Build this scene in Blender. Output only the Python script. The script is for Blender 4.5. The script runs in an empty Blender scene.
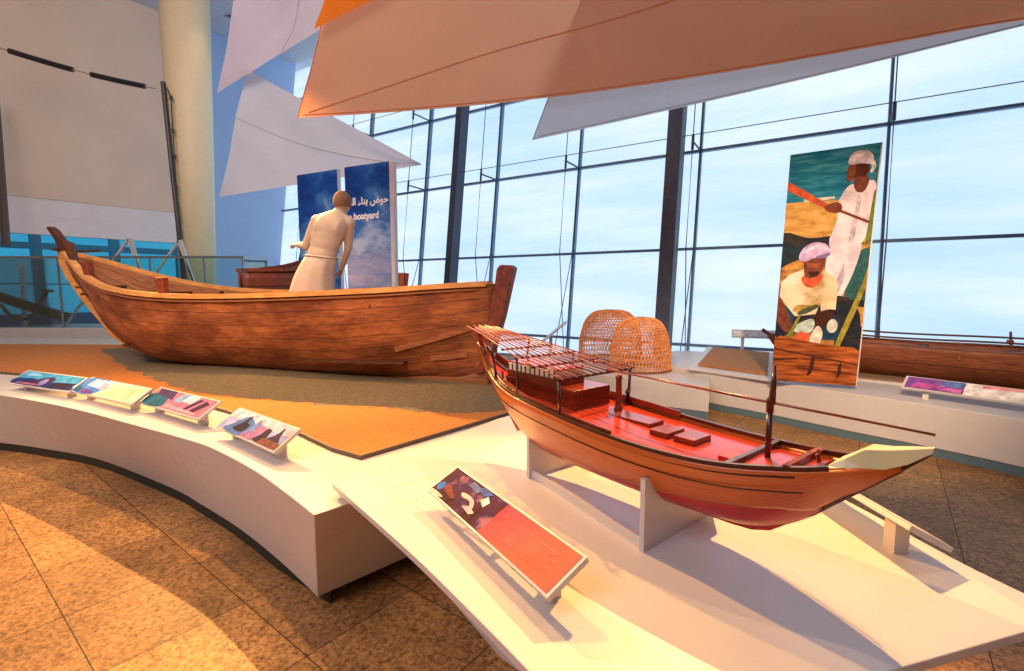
import bpy, bmesh, math, random
from mathutils import Vector, Matrix, noise
import numpy as np
C = bpy.context.scene
COL = C.collection
random.seed(7)
R = math.radians
# ------------------------------------------------------------------ camera
F, PITCH, H = 486.0, math.atan(48 / 486.0), 1.62
cam = bpy.data.cameras.new('camera'); cam.sensor_width = 36; cam.lens = F / 1024 * 36; cam.clip_start = .05
cam_o = bpy.data.objects.new('camera', cam); COL.objects.link(cam_o)
cam_o.location = (0, 0, H); cam_o.rotation_euler = (math.pi / 2 - PITCH, 0, 0)
C.camera = cam_o
# ------------------------------------------------------------------ colour management, sky, lights
C.view_settings.view_transform = 'Standard'; C.view_settings.look = 'None'
C.view_settings.gamma = 1; C.view_settings.use_curve_mapping = False
C.view_settings.exposure = 0.0
w = bpy.data.worlds.new('sky'); C.world = w; w.use_nodes = True
nt = w.node_tree; bgn = nt.nodes['Background']
tc = nt.nodes.new('ShaderNodeTexCoord'); mp = nt.nodes.new('ShaderNodeMapping'); mp.inputs['Scale'].default_value = (1.2, 1.2, 4)
nz = nt.nodes.new('ShaderNodeTexNoise'); nz.inputs['Scale'].default_value = 2.2; nz.inputs['Detail'].default_value = 5
rp = nt.nodes.new('ShaderNodeValToRGB'); rp.color_ramp.elements[0].position = .35; rp.color_ramp.elements[1].position = .68
rp.color_ramp.elements[0].color = (.60, .78, 1.0, 1); rp.color_ramp.elements[1].color = (.80, .90, 1.0, 1)
nt.links.new(tc.outputs['Generated'], mp.inputs[0]); nt.links.new(mp.outputs[0], nz.inputs['Vector'])
nt.links.new(nz.outputs['Fac'], rp.inputs[0]); nt.links.new(rp.outputs[0], bgn.inputs[0]); bgn.inputs[1].default_value = 1.16

def spot(name, loc, tgt, power, col, ang=40, blend=.5, size=.06):
    l = bpy.data.lights.new(name, 'SPOT'); l.energy = power; l.color = col; l.spot_size = R(ang); l.spot_blend = blend; l.shadow_soft_size = size
    o = bpy.data.objects.new(name, l); COL.objects.link(o); o.location = loc
    o.rotation_euler = (Vector(tgt) - Vector(loc)).to_track_quat('-Z', 'Y').to_euler(); return o
def area(name, loc, tgt, power, col, sx, sy):
    l = bpy.data.lights.new(name, 'AREA'); l.energy = power; l.color = col; l.shape = 'RECTANGLE'; l.size = sx; l.size_y = sy
    o = bpy.data.objects.new(name, l); COL.objects.link(o); o.location = loc
    o.rotation_euler = (Vector(tgt) - Vector(loc)).to_track_quat('-Z', 'Y').to_euler(); return o
WARM = (1.0, .50, .15)
spot('spot_on_model', (1.7, 2.2, 4.3), (.35, 2.4, .6), 110, (1, .58, .26), 50, .4, .03)
spot('spot_behind_model', (1.45, 3.9, 3.45), (.6, 1.45, .57), 1150, (1, .50, .15), 68, .5, .02)
spot('spot_on_table', (-.5, 4.5, 4.0), (-.55, 2.0, .57), 620, (1, .47, .09), 46, .7, .05)
spot('spot_on_floor', (-5.2, 8.8, 5.4), (-1.9, 1.9, -.2), 5600, WARM, 50, .6, .05)
spot('fill_on_floor_front', (-3.0, -1.2, 4.6), (-2.2, 1.2, -.2), 260, WARM, 60, .8, .2)  # added warm fill from the front, also brightens the plinth face
spot('spot_on_plinth', (-3.4, 5.0, 5.6), (-3.0, 4.1, .5), 1000, (1, .54, .14), 76, .7, .1)
spot('spot_on_sand', (-2.2, 2.9, 5.0), (-1.6, 4.4, .5), 160, (1, .56, .2), 54, .7, .1)
spot('spot_on_big_boat', (-5.5, 1.6, 5.2), (-4.8, 6.8, 1.0), 1000, (1, .60, .30), 56, .8, .1)
spot('spot_on_boat_right', (-1.5, 1.4, 3.6), (-1.8, 5.6, 1.0), 560, (1, .60, .30), 48, .8, .1)
spot('spot_on_far_plinth', (2.1, 2.0, 3.4), (4.0, 6.8, .8), 1300, (1, .68, .40), 62, .9, .1)
spot('spot_on_fish_traps', (.9, 5.3, 2.9), (2.0, 8.3, .5), 230, (1, .66, .36), 50, .9, .1)
area('added_fill_light', (-5.0, -2.6, 7.0), (-3, 4.0, .3), 380, (.92, .88, 1), 6, 4)  # unseen fill added behind the camera to brighten the plinth faces
area('added_fill_light', (-5, 3.0, 8.6), (-10, 11, 4.0), 500, (1, .74, .58), 5, 4)  # unseen warm fill added to brighten the left wall

# ------------------------------------------------------------------ projection arithmetic (pixel -> point at a known depth or height)
def ray(x, y):
    u = (x - 512) / F; v = -(y - 335.5) / F
    return Vector((u, math.cos(PITCH) + v * math.sin(PITCH), -math.sin(PITCH) + v * math.cos(PITCH)))
def at_y(x, y, Y): r = ray(x, y); t = Y / r.y; return Vector((r.x * t, Y, H + r.z * t))
def at_z(x, y, z): r = ray(x, y); t = (z - H) / r.z; return Vector((r.x * t, r.y * t, z))
def lerp(tab, s):
    if s <= tab[0][0]: return tab[0][1]
    for (a, p), (b, q) in zip(tab, tab[1:]):
        if s <= b: return p + (q - p) * (s - a) / (b - a)
    return tab[-1][1]
def smooth(tab, s, h=.12): return sum(lerp(tab, s + k * h / 2) * wt for k, wt in ((-2, 1), (-1, 2), (0, 3), (1, 2), (2, 1))) / 9

# ------------------------------------------------------------------ materials
MATS = {}
def base(name, col, rough=.5, metal=0, spec=.5):
    m = bpy.data.materials.new(name); m.use_nodes = True; b = m.node_tree.nodes['Principled BSDF']
    b.inputs['Base Color'].default_value = (*col, 1); b.inputs['Roughness'].default_value = rough; b.inputs['Metallic'].default_value = metal
    b.inputs['Specular IOR Level'].default_value = spec
    return m, m.node_tree, b
def plain(name, col, rough=.5, metal=0, var=.06, scale=6, bump=0.0, spec=.5):
    """painted / natural surface with slight procedural variation"""
    if name in MATS: return MATS[name]
    m, t, b = base(name, col, rough, metal, spec)
    tc = t.nodes.new('ShaderNodeTexCoord'); n = t.nodes.new('ShaderNodeTexNoise'); n.inputs['Scale'].default_value = scale; n.inputs['Detail'].default_value = 4
    r = t.nodes.new('ShaderNodeValToRGB'); r.color_ramp.elements[0].position = .3; r.color_ramp.elements[1].position = .7
    r.color_ramp.elements[0].color = (*[c * (1 - var) for c in col], 1); r.color_ramp.elements[1].color = (*[min(1, c * (1 + var)) for c in col], 1)
    t.links.new(tc.outputs['Object'], n.inputs['Vector']); t.links.new(n.outputs['Fac'], r.inputs[0]); t.links.new(r.outputs[0], b.inputs['Base Color'])
    if bump:
        bp = t.nodes.new('ShaderNodeBump'); bp.inputs['Strength'].default_value = bump; bp.inputs['Distance'].default_value = .02
        t.links.new(n.outputs['Fac'], bp.inputs['Height']); t.links.new(bp.outputs[0], b.inputs['Normal'])
    MATS[name] = m; return m
def flat(col):
    k = 'ink_%02x%02x%02x' % tuple(int(c * 255) for c in col)
    if k in MATS: return MATS[k]
    return plain(k, col, .7, var=.38, scale=14, spec=.2)
def srgb(r, g, b): return tuple(((c / 255) / 12.92 if c / 255 <= .04045 else ((c / 255 + .055) / 1.055) ** 2.4) for c in (r, g, b))
def wood(name, c1, c2, rough=.5, planks=0, grain=(1, 14, 14), seam=.035, coord='UV', stain=None, bump=.25, coat=0, spec=.5):
    if name in MATS: return MATS[name]
    m, t, b = base(name, c1, rough, 0, spec); L = t.links
    tc = t.nodes.new('ShaderNodeTexCoord'); mp = t.nodes.new('ShaderNodeMapping'); mp.inputs['Scale'].default_value = grain
    n = t.nodes.new('ShaderNodeTexNoise'); n.inputs['Scale'].default_value = 3; n.inputs['Detail'].default_value = 7; n.inputs['Roughness'].default_value = .65
    r = t.nodes.new('ShaderNodeValToRGB'); r.color_ramp.elements[0].position = .32; r.color_ramp.elements[1].position = .68
    r.color_ramp.elements[0].color = (*c2, 1); r.color_ramp.elements[1].color = (*c1, 1)
    L.new(tc.outputs[coord], mp.inputs[0]); L.new(mp.outputs[0], n.inputs['Vector']); L.new(n.outputs['Fac'], r.inputs[0])
    out = r.outputs[0]; hgt = n.outputs['Fac']
    if stain:
        n2 = t.nodes.new('ShaderNodeTexNoise'); n2.inputs['Scale'].default_value = 1.6; n2.inputs['Detail'].default_value = 6; n2.inputs['Roughness'].default_value = .7
        mp2 = t.nodes.new('ShaderNodeMapping'); mp2.inputs['Scale'].default_value = (.7, 2.2, 1)
        r2 = t.nodes.new('ShaderNodeValToRGB'); r2.color_ramp.elements[0].position = .42; r2.color_ramp.elements[1].position = .64
        r2.color_ramp.elements[0].color = (*stain, 1); r2.color_ramp.elements[1].color = (1, 1, 1, 1)
        mx = t.nodes.new('ShaderNodeMixRGB'); mx.blend_type = 'MULTIPLY'; mx.inputs[0].default_value = .85
        L.new(tc.outputs[coord], mp2.inputs[0]); L.new(mp2.outputs[0], n2.inputs['Vector']); L.new(n2.outputs['Fac'], r2.inputs[0]); L.new(out, mx.inputs[1]); L.new(r2.outputs[0], mx.inputs[2]); out = mx.outputs[0]
    if planks:
        sp = t.nodes.new('ShaderNodeSeparateXYZ'); L.new(tc.outputs[coord], sp.inputs[0])
        nn = t.nodes.new('ShaderNodeTexNoise'); nn.inputs['Scale'].default_value = 2.5; L.new(tc.outputs[coord], nn.inputs['Vector'])
        ad = t.nodes.new('ShaderNodeMath'); ad.operation = 'MULTIPLY_ADD'; ad.inputs[1].default_value = .03; L.new(nn.outputs['Fac'], ad.inputs[0]); L.new(sp.outputs['Y'], ad.inputs[2])
        mu = t.nodes.new('ShaderNodeMath'); mu.operation = 'MULTIPLY'; mu.inputs[1].default_value = planks; L.new(ad.outputs[0], mu.inputs[0])
        fr = t.nodes.new('ShaderNodeMath'); fr.operation = 'FRACT'; L.new(mu.outputs[0], fr.inputs[0])
        pp = t.nodes.new('ShaderNodeMath'); pp.operation = 'PINGPONG'; pp.inputs[1].default_value = .5; L.new(fr.outputs[0], pp.inputs[0])
        gt = t.nodes.new('ShaderNodeMapRange'); gt.inputs[1].default_value = seam * .4; gt.inputs[2].default_value = seam; L.new(pp.outputs[0], gt.inputs[0])
        fl = t.nodes.new('ShaderNodeMath'); fl.operation = 'FLOOR'; L.new(mu.outputs[0], fl.inputs[0])
        wn = t.nodes.new('ShaderNodeTexWhiteNoise'); wn.noise_dimensions = '1D'; L.new(fl.outputs[0], wn.inputs['W'])
        mr = t.nodes.new('ShaderNodeMapRange'); mr.inputs[3].default_value = .8; mr.inputs[4].default_value = 1.12; L.new(wn.outputs['Value'], mr.inputs[0])
        m2 = t.nodes.new('ShaderNodeMath'); m2.operation = 'MULTIPLY'; L.new(mr.outputs[0], m2.inputs[0])
        sm = t.nodes.new('ShaderNodeMapRange'); sm.inputs[3].default_value = .28; L.new(gt.outputs[0], sm.inputs[0]); L.new(sm.outputs[0], m2.inputs[1])
        mx = t.nodes.new('ShaderNodeMixRGB'); mx.blend_type = 'MULTIPLY'; mx.inputs[0].default_value = 1; L.new(out, mx.inputs[1]); L.new(m2.outputs[0], mx.inputs[2]); out = mx.outputs[0]
    L.new(out, b.inputs['Base Color'])
    bp = t.nodes.new('ShaderNodeBump'); bp.inputs['Strength'].default_value = bump; bp.inputs['Distance'].default_value = .01; L.new(hgt, bp.inputs['Height']); L.new(bp.outputs[0], b.inputs['Normal'])
    if coat: b.inputs['Coat Weight'].default_value = coat; b.inputs['Coat Roughness'].default_value = .15
    MATS[name] = m; return m
def cloth_mat(name, col, trans, tmix=.5):
    m = bpy.data.materials.new(name); m.use_nodes = True; t = m.node_tree; t.nodes.clear(); L = t.links
    o = t.nodes.new('ShaderNodeOutputMaterial'); d = t.nodes.new('ShaderNodeBsdfDiffuse'); tr = t.nodes.new('ShaderNodeBsdfTranslucent'); mx = t.nodes.new('ShaderNodeMixShader')
    tc = t.nodes.new('ShaderNodeTexCoord'); n = t.nodes.new('ShaderNodeTexNoise'); n.inputs['Scale'].default_value = .8; n.inputs['Detail'].default_value = 5
    for node, c in ((d, col), (tr, trans)):
        r = t.nodes.new('ShaderNodeValToRGB'); r.color_ramp.elements[0].position = .3; r.color_ramp.elements[1].position = .7
        r.color_ramp.elements[0].color = (*[x * .93 for x in c], 1); r.color_ramp.elements[1].color = (*[min(1, x * 1.05) for x in c], 1)
        L.new(n.outputs['Fac'], r.inputs[0]); L.new(r.outputs[0], node.inputs['Color'])
    L.new(tc.outputs['Object'], n.inputs['Vector'])
    n2 = t.nodes.new('ShaderNodeTexNoise'); n2.inputs['Scale'].default_value = 1.3; n2.inputs['Detail'].default_value = 2
    L.new(tc.outputs['Object'], n2.inputs['Vector']); bp = t.nodes.new('ShaderNodeBump'); bp.inputs['Strength'].default_value = .5; bp.inputs['Distance'].default_value = .12
    L.new(n2.outputs['Fac'], bp.inputs['Height']); L.new(bp.outputs[0], d.inputs['Normal'])
    mx.inputs[0].default_value = tmix; L.new(d.outputs[0], mx.inputs[1]); L.new(tr.outputs[0], mx.inputs[2]); L.new(mx.outputs[0], o.inputs[0])
    return m
def glass_mat(name, tint, rough=.02, spec=.12):
    m = bpy.data.materials.new(name); m.use_nodes = True; t = m.node_tree; t.nodes.clear(); L = t.links
    o = t.nodes.new('ShaderNodeOutputMaterial'); tr = t.nodes.new('ShaderNodeBsdfTransparent'); g = t.nodes.new('ShaderNodeBsdfGlossy'); mx = t.nodes.new('ShaderNodeMixShader')
    tr.inputs[0].default_value = (*tint, 1); g.inputs['Roughness'].default_value = rough
    f = t.nodes.new('ShaderNodeFresnel'); f.inputs[0].default_value = 1.45
    mu = t.nodes.new('ShaderNodeMath'); mu.operation = 'MULTIPLY'; mu.inputs[1].default_value = spec * 8; mu.use_clamp = True
    L.new(f.outputs[0], mu.inputs[0]); L.new(mu.outputs[0], mx.inputs[0]); L.new(tr.outputs[0], mx.inputs[1]); L.new(g.outputs[0], mx.inputs[2]); L.new(mx.outputs[0], o.inputs[0])
    return m

WHITE = plain('white_lacquer', (.60, .57, .56), .38, var=.02, spec=.35)
WHITE_SIDE = WHITE
DARKSTEEL = plain('dark_steel', (.06, .075, .12), .45, .3, var=.15)
BLUESTEEL = plain('blue_grey_steel', (.13, .24, .42), .45, .1, var=.1)
DARKGAP = plain('toe_kick_black', (.02, .025, .022), .6)

# ------------------------------------------------------------------ mesh helpers
def tag(o, label=None, cat=None, group=None, kind=None):
    if label: o['label'] = label
    if cat: o['category'] = cat
    if group: o['group'] = group
    if kind: o['kind'] = kind
    return o
def empty(name, loc=(0, 0, 0), rz=0):
    o = bpy.data.objects.new(name, None); COL.objects.link(o); o.location = loc; o.rotation_euler = (0, 0, rz); o.empty_display_size = .1; return o
def obj(name, bm, mats, parent=None, smooth_=False, mods=()):
    bmesh.ops.recalc_face_normals(bm, faces=bm.faces) if not getattr(bm, 'keep', False) else None
    me = bpy.data.meshes.new(name); bm.to_mesh(me); bm.free()
    for m in (mats if isinstance(mats, (list, tuple)) else [mats]): me.materials.append(m)
    if smooth_:
        for p in me.polygons: p.use_smooth = True
    o = bpy.data.objects.new(name, me); COL.objects.link(o)
    if parent: o.parent = parent
    return o
def pydata(name, vs, fs, mats, parent=None, smooth_=False, uvs=None, mi=None):
    me = bpy.data.meshes.new(name); me.from_pydata([tuple(v) for v in vs], [], fs); me.update()
    for m in (mats if isinstance(mats, (list, tuple)) else [mats]): me.materials.append(m)
    if uvs:
        ul = me.uv_layers.new(name='UVMap')
        for l in me.loops: ul.data[l.index].uv = uvs[l.vertex_index]
    for i, p in enumerate(me.polygons):
        p.use_smooth = smooth_
        if mi: p.material_index = mi[i]
    o = bpy.data.objects.new(name, me); COL.objects.link(o)
    if parent: o.parent = parent
    return o
def box(bm, c, s, rz=0, M=None, bev=0):
    b = bmesh.new(); bmesh.ops.create_cube(b, size=1)
    bmesh.ops.scale(b, vec=s, verts=b.verts)
    if bev: bmesh.ops.bevel(b, geom=b.edges[:], offset=bev, segments=2, affect='EDGES')
    b.transform(Matrix.Translation(c) @ Matrix.Rotation(rz, 4, 'Z'))
    if M: b.transform(M)
    me = bpy.data.meshes.new('t'); b.to_mesh(me); b.free(); bm.from_mesh(me); bpy.data.meshes.remove(me)
def tube(bm, pts, r, seg=8, caps=True):
    """tube along points, radius scalar or list"""
    pts = [Vector(p) for p in pts]; n = len(pts); rs = r if isinstance(r, (list, tuple)) else [r] * n
    rings = []; up = Vector((0, 0, 1))
    for i, p in enumerate(pts):
        d = (pts[min(i + 1, n - 1)] - pts[max(i - 1, 0)]).normalized()
        a = d.cross(up); a = d.cross(Vector((1, 0, 0))) if a.length < .05 else a
        a.normalize(); b = d.cross(a).normalized()
        rings.append([bm.verts.new(p + (a * math.cos(2 * math.pi * k / seg) + b * math.sin(2 * math.pi * k / seg)) * rs[i]) for k in range(seg)])
    for i in range(n - 1):
        for k in range(seg): bm.faces.new((rings[i][k], rings[i][(k + 1) % seg], rings[i + 1][(k + 1) % seg], rings[i + 1][k]))
    if caps: bm.faces.new(rings[0][::-1]); bm.faces.new(rings[-1])
def strip(bm, pts, wdt, hgt, side=None):
    """rectangular bar along points, width across `side`, height along z"""
    pts = [Vector(p) for p in pts]; n = len(pts); rings = []
    for i, p in enumerate(pts):
        d = (pts[min(i + 1, n - 1)] - pts[max(i - 1, 0)]).normalized()
        a = Vector(side) if side else d.cross(Vector((0, 0, 1))).normalized()
        u = a.cross(d).normalized() * (1 if a.cross(d).z >= 0 else -1)
        rings.append([bm.verts.new(p + a * x * wdt / 2 + u * y * hgt / 2) for x, y in ((-1, -1), (1, -1), (1, 1), (-1, 1))])
    for i in range(n - 1):
        for k in range(4): bm.faces.new((rings[i][k], rings[i][(k + 1) % 4], rings[i + 1][(k + 1) % 4], rings[i + 1][k]))
    bm.faces.new(rings[0][::-1]); bm.faces.new(rings[-1])
def prism(bm, poly, z0, z1, inset=None):
    lo = [bm.verts.new((*((inset or poly)[i]), z0)) for i in range(len(poly))]; hi = [bm.verts.new((*p, z1)) for p in poly]
    n = len(poly); bm.faces.new(lo[::-1]); bm.faces.new(hi)
    for i in range(n): bm.faces.new((lo[i], lo[(i + 1) % n], hi[(i + 1) % n], hi[i]))
def catmull(pts, k=6, closed=False):
    out = []; n = len(pts)
    for i in range(n if closed else n - 1):
        p0, p1, p2, p3 = [Vector(pts[(i + j) % n] if closed else pts[min(max(i + j, 0), n - 1)]) for j in (-1, 0, 1, 2)]
        for q in range(k):
            t = q / k; out.append(.5 * ((2 * p1) + (p2 - p0) * t + (2 * p0 - 5 * p1 + 4 * p2 - p3) * t * t + (3 * p1 - p0 - 3 * p2 + p3) * t ** 3))
    if not closed: out.append(Vector(pts[-1]))
    return out

ZF = -.22      # floor level (the eye is 1.84 above it)
# ------------------------------------------------------------------ setting: floor, glazed facade, walls, ceiling
m, t, b = base('granite_tiles', (.3, .2, .12), .55, 0, .3); L = t.links
tc = t.nodes.new('ShaderNodeTexCoord'); mp = t.nodes.new('ShaderNodeMapping'); mp.inputs['Rotation'].default_value = (0, 0, R(37.7)); L.new(tc.outputs['Object'], mp.inputs[0])
mp.inputs['Location'].default_value = (1.523, -.486, 0)
bk = t.nodes.new('ShaderNodeTexBrick'); bk.offset = 0; bk.inputs['Scale'].default_value = 1; bk.inputs['Brick Width'].default_value = .678; bk.inputs['Row Height'].default_value = .678
bk.inputs['Mortar Size'].default_value = .0035; bk.inputs['Mortar Smooth'].default_value = .2
bk.inputs['Color1'].default_value = (.46, .28, .12, 1); bk.inputs['Color2'].default_value = (.31, .19, .09, 1); bk.inputs['Mortar'].default_value = (.03, .02, .015, 1); bk.inputs['Bias'].default_value = 0
L.new(mp.outputs[0], bk.inputs['Vector'])
n1 = t.nodes.new('ShaderNodeTexNoise'); n1.inputs['Scale'].default_value = 38; n1.inputs['Detail'].default_value = 8; n1.inputs['Roughness'].default_value = .8; L.new(tc.outputs['Object'], n1.inputs['Vector'])
r1 = t.nodes.new('ShaderNodeValToRGB'); r1.color_ramp.elements[0].position = .36; r1.color_ramp.elements[0].color = (.16, .12, .10, 1); r1.color_ramp.elements[1].position = .62; r1.color_ramp.elements[1].color = (1.45, 1.3, 1.15, 1); L.new(n1.outputs['Fac'], r1.inputs[0])
mx = t.nodes.new('ShaderNodeMixRGB'); mx.blend_type = 'MULTIPLY'; mx.inputs[0].default_value = 1; L.new(bk.outputs[0], mx.inputs[1]); L.new(r1.outputs[0], mx.inputs[2])
n2 = t.nodes.new('ShaderNodeTexNoise'); n2.inputs['Scale'].default_value = 3; n2.inputs['Detail'].default_value = 5; L.new(tc.outputs['Object'], n2.inputs['Vector'])
r2 = t.nodes.new('ShaderNodeValToRGB'); r2.color_ramp.elements[0].position = .3; r2.color_ramp.elements[0].color = (.72, .7, .68, 1); r2.color_ramp.elements[1].position = .65; r2.color_ramp.elements[1].color = (1.1, 1.05, 1, 1); L.new(n2.outputs['Fac'], r2.inputs[0])
mx2 = t.nodes.new('ShaderNodeMixRGB'); mx2.blend_type = 'MULTIPLY'; mx2.inputs[0].default_value = 1; L.new(mx.outputs[0], mx2.inputs[1]); L.new(r2.outputs[0], mx2.inputs[2]); L.new(mx2.outputs[0], b.inputs['Base Color'])
GRANITE = m

FD = Vector((-.842, .539, 0)).normalized(); FN = Vector((.539, .842, 0)).normalized(); FO = Vector((3.806, 10.85, 0)); LEAN = .13
def fac(s, z, off=0): return FO + FD * s + FN * (LEAN * z - off) + Vector((0, 0, z))
ZT = 10.9
ms = [-10.45, -6.87, -3.5, -.15, 2.81, 5.36, 8.07, 10.8, 13.4, 15.79]
zs = [ZF, .348, 2.48, 4.66, 6.82, 8.98, ZT]
m, t, b = base('frosted_pane_film', (1, 1, 1)); t.nodes.clear(); L = t.links
o_ = t.nodes.new('ShaderNodeOutputMaterial'); tr = t.nodes.new('ShaderNodeBsdfTransparent'); gl = t.nodes.new('ShaderNodeBsdfTranslucent'); mxs = t.nodes.new('ShaderNodeMixShader')
tc = t.nodes.new('ShaderNodeTexCoord'); mp = t.nodes.new('ShaderNodeMapping'); mp.inputs['Rotation'].default_value = (0, R(-16), R(-32.6)); mp.inputs['Scale'].default_value = (.22, .3, 1.7)
L.new(tc.outputs['Object'], mp.inputs[0]); n = t.nodes.new('ShaderNodeTexNoise'); n.inputs['Scale'].default_value = .9; n.inputs['Detail'].default_value = 4; L.new(mp.outputs[0], n.inputs['Vector'])
r = t.nodes.new('ShaderNodeValToRGB'); r.color_ramp.elements[0].position = .38; r.color_ramp.elements[1].position = .62
r.color_ramp.elements[0].color = (.80, .90, .97, 1); r.color_ramp.elements[1].color = (1, 1, 1, 1); L.new(n.outputs['Fac'], r.inputs[0]); L.new(r.outputs[0], tr.inputs[0])  # streaks of reflection on the film, put into the pane tint
gl.inputs[0].default_value = (.8, .9, 1, 1); mxs.inputs[0].default_value = .12; L.new(tr.outputs[0], mxs.inputs[1]); L.new(gl.outputs[0], mxs.inputs[2]); L.new(mxs.outputs[0], o_.inputs[0])
PANE = m
def slab4(bm, a, b_, c, d, nrm, th):
    q = [Vector(x) for x in (a, b_, c, d)]; f = [bm.verts.new(x) for x in q]; g = [bm.verts.new(x + nrm * th) for x in q]
    bm.faces.new(f[::-1]); bm.faces.new(g)
    for i in range(4): bm.faces.new((f[i], f[(i + 1) % 4], g[(i + 1) % 4], g[i]))
wi = 0
for i in range(len(ms) - 1):
    wi += 1
    bm = bmesh.new()
    vs = [bm.verts.new(fac(ms[i], zz)) for zz in (ZF, ZT)] + [bm.verts.new(fac(ms[i + 1], zz)) for zz in (ZT, ZF)]
    bm.faces.new(vs); p = obj('window_%d' % wi, bm, PANE); tag(p, kind='structure')
    # mullion with its share of transoms: frame of this bay
    bm = bmesh.new(); strip(bm, [fac(ms[i], ZF, .05), fac(ms[i], ZT, .05)], .05, .12, side=FD)
    for zz in zs[:-1]: strip(bm, [fac(ms[i], zz, .05), fac(ms[i + 1], zz, .05)], .10, .06)
    obj('window_frame', bm, BLUESTEEL, p)
# great slanted posts
for s0, ww in ((.20, .30), (6.16, .20), (-5.9, .30)):
    bm = bmesh.new(); a_, b_ = fac(s0, ZF, .85), fac(s0, ZT, .85)
    strip(bm, [a_, b_], ww, .34, side=FD)
    o = obj('trim_1' if s0 == .20 else 'trim_2' if s0 > 1 else 'trim_3', bm, DARKSTEEL); tag(o, kind='structure')
# cable trusses
for k, sm in enumerate(ms[2:9]):
    t_ = empty('cable_truss', fac(sm, 4.66, .1))
    zz = ['first from the right behind the tall fishermen banner', 'beside the dark slanted post near the wicker traps', 'rising behind the fish traps', 'just right of the farther slanted post', 'left of the farther slanted post', 'behind the tip of the white triangular sail', 'at the far left end of the glass wall'][k]
    tag(t_, 'thin steel cable truss with short struts, ' + zz, 'cable truss', 'cable trusses on the glass wall')
    base_ = Vector(t_.location)
    def loc(s, z, off): return fac(s, z, off) - base_
    for sg, o0, o1 in ((1, .12, .85), (-1, .85, .12)):
        bm = bmesh.new(); tube(bm, [loc(sm, -.15, o0 + .1), loc(sm, 2.48, o1), loc(sm, 4.66, o1), loc(sm, 6.82, o1), loc(sm, 8.98, o1), loc(sm, 10.2, o0)] if sg > 0 else [loc(sm, -.15, o0), loc(sm, 2.48, .16), loc(sm, 4.66, .14), loc(sm, 10.2, .16)], .011, 6)
        obj('cable', bm, DARKSTEEL, t_)
    for z_ in (4.66, 6.82, 8.98):
        bm = bmesh.new(); tube(bm, [loc(sm, z_, .05), loc(sm, z_ + .02, .88)], .022, 6); tube(bm, [loc(sm, z_ - .16, .85), loc(sm, z_ + .16, .85)], .03, 6)
        obj('strut', bm, DARKSTEEL, t_)

for zc in (4.80, 6.98):
    st_ = empty('stay_cable', fac(0, zc, .9)); bm = bmesh.new(); tube(bm, [fac(ms[0], zc, .9) - Vector(st_.location), fac(ms[-2], zc, .9) - Vector(st_.location)], .009, 6); obj('cable', bm, DARKSTEEL, st_)
    tag(st_, 'long thin horizontal stay cable across the glass wall, the %s one' % ('lower' if zc < 5 else 'upper'), 'cable', 'horizontal stay cables')
# side wall, perpendicular to the facade
corner = FO + FD * 15.79; WD = Vector((-.61, -.79, 0)).normalized(); WN = Vector((.79, -.61, 0)).normalized()
def wal(t_, z, off=0): return Vector((corner.x, corner.y, 0)) + WD * t_ + WN * off + Vector((0, 0, z))
BLUELIT_WALL = plain('white_wall_tinted_by_daylight', srgb(172, 206, 250), .6, var=.04, scale=.5)  # white wall; the blue of the window daylight is put into its colour
BEIGE = plain('beige_plaster', srgb(222, 202, 184), .8, var=.05, scale=.7)
BAND = plain('white_wall_band', srgb(228, 224, 228), .7, var=.03, scale=2)
TEAL = plain('teal_painted_steel', srgb(30, 120, 160), .45, var=.1)
TEALG = glass_mat('teal_glass', (.22, .58, .68), .05, .05)
bm = bmesh.new(); slab4(bm, wal(0, ZF), wal(3.1, ZF), wal(3.1, ZT), wal(-LEAN * ZT, ZT), -WN, .2); o = obj('wall_left', bm, BLUELIT_WALL); tag(o, kind='structure')
bm = bmesh.new(); slab4(bm, wal(2.9, 4.15, .03), wal(14, 4.15, .03), wal(14, ZT, .03), wal(2.9, ZT, .03), -WN, .3); o = obj('wall_left_upper', bm, BEIGE); tag(o, kind='structure')
bm = bmesh.new(); slab4(bm, wal(3.1, 3.13), wal(14, 3.13), wal(14, 4.15), wal(3.1, 4.15), -WN, .25)
slab4(bm, wal(3.1, 3.66, .01), wal(14, 3.66, .01), wal(14, 3.68, .01), wal(3.1, 3.68, .01), -WN, .02); o = obj('wall_left_band', bm, BAND); tag(o, kind='structure')
bm = bmesh.new(); slab4(bm, wal(3.1, ZF, 0), wal(14, ZF, 0), wal(14, .86, 0), wal(3.1, .86, 0), -WN, .25); o = obj('wall_left_dado', bm, plain('deep_blue_dado', srgb(60, 90, 150), .6)); tag(o, kind='structure')
k0 = 20
for k in range(6):
    a_, b_ = 3.1 + k * 1.8, 3.1 + (k + 1) * 1.8
    bm = bmesh.new(); slab4(bm, wal(a_, .86, -.1), wal(b_, .86, -.1), wal(b_, 3.13, -.1), wal(a_, 3.13, -.1), -WN, .012)
    p = obj('window_%d' % (k0 + k), bm, TEALG); tag(p, kind='structure')
    bm = bmesh.new()
    for q in (a_, b_ - .12): slab4(bm, wal(q, .86, .0), wal(q + .12, .86, 0), wal(q + .12, 3.13, 0), wal(q, 3.13, 0), -WN, .2)
    for z0, z1 in ((2.72, 2.90), (1.7, 1.74)): slab4(bm, wal(a_, z0, .01), wal(b_, z0, .01), wal(b_, z1, .01), wal(a_, z1, .01), -WN, .2)
    obj('window_frame', bm, TEAL, p)
BACKW = plain('plain_gallery_wall', srgb(196, 176, 160), .85)
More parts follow.
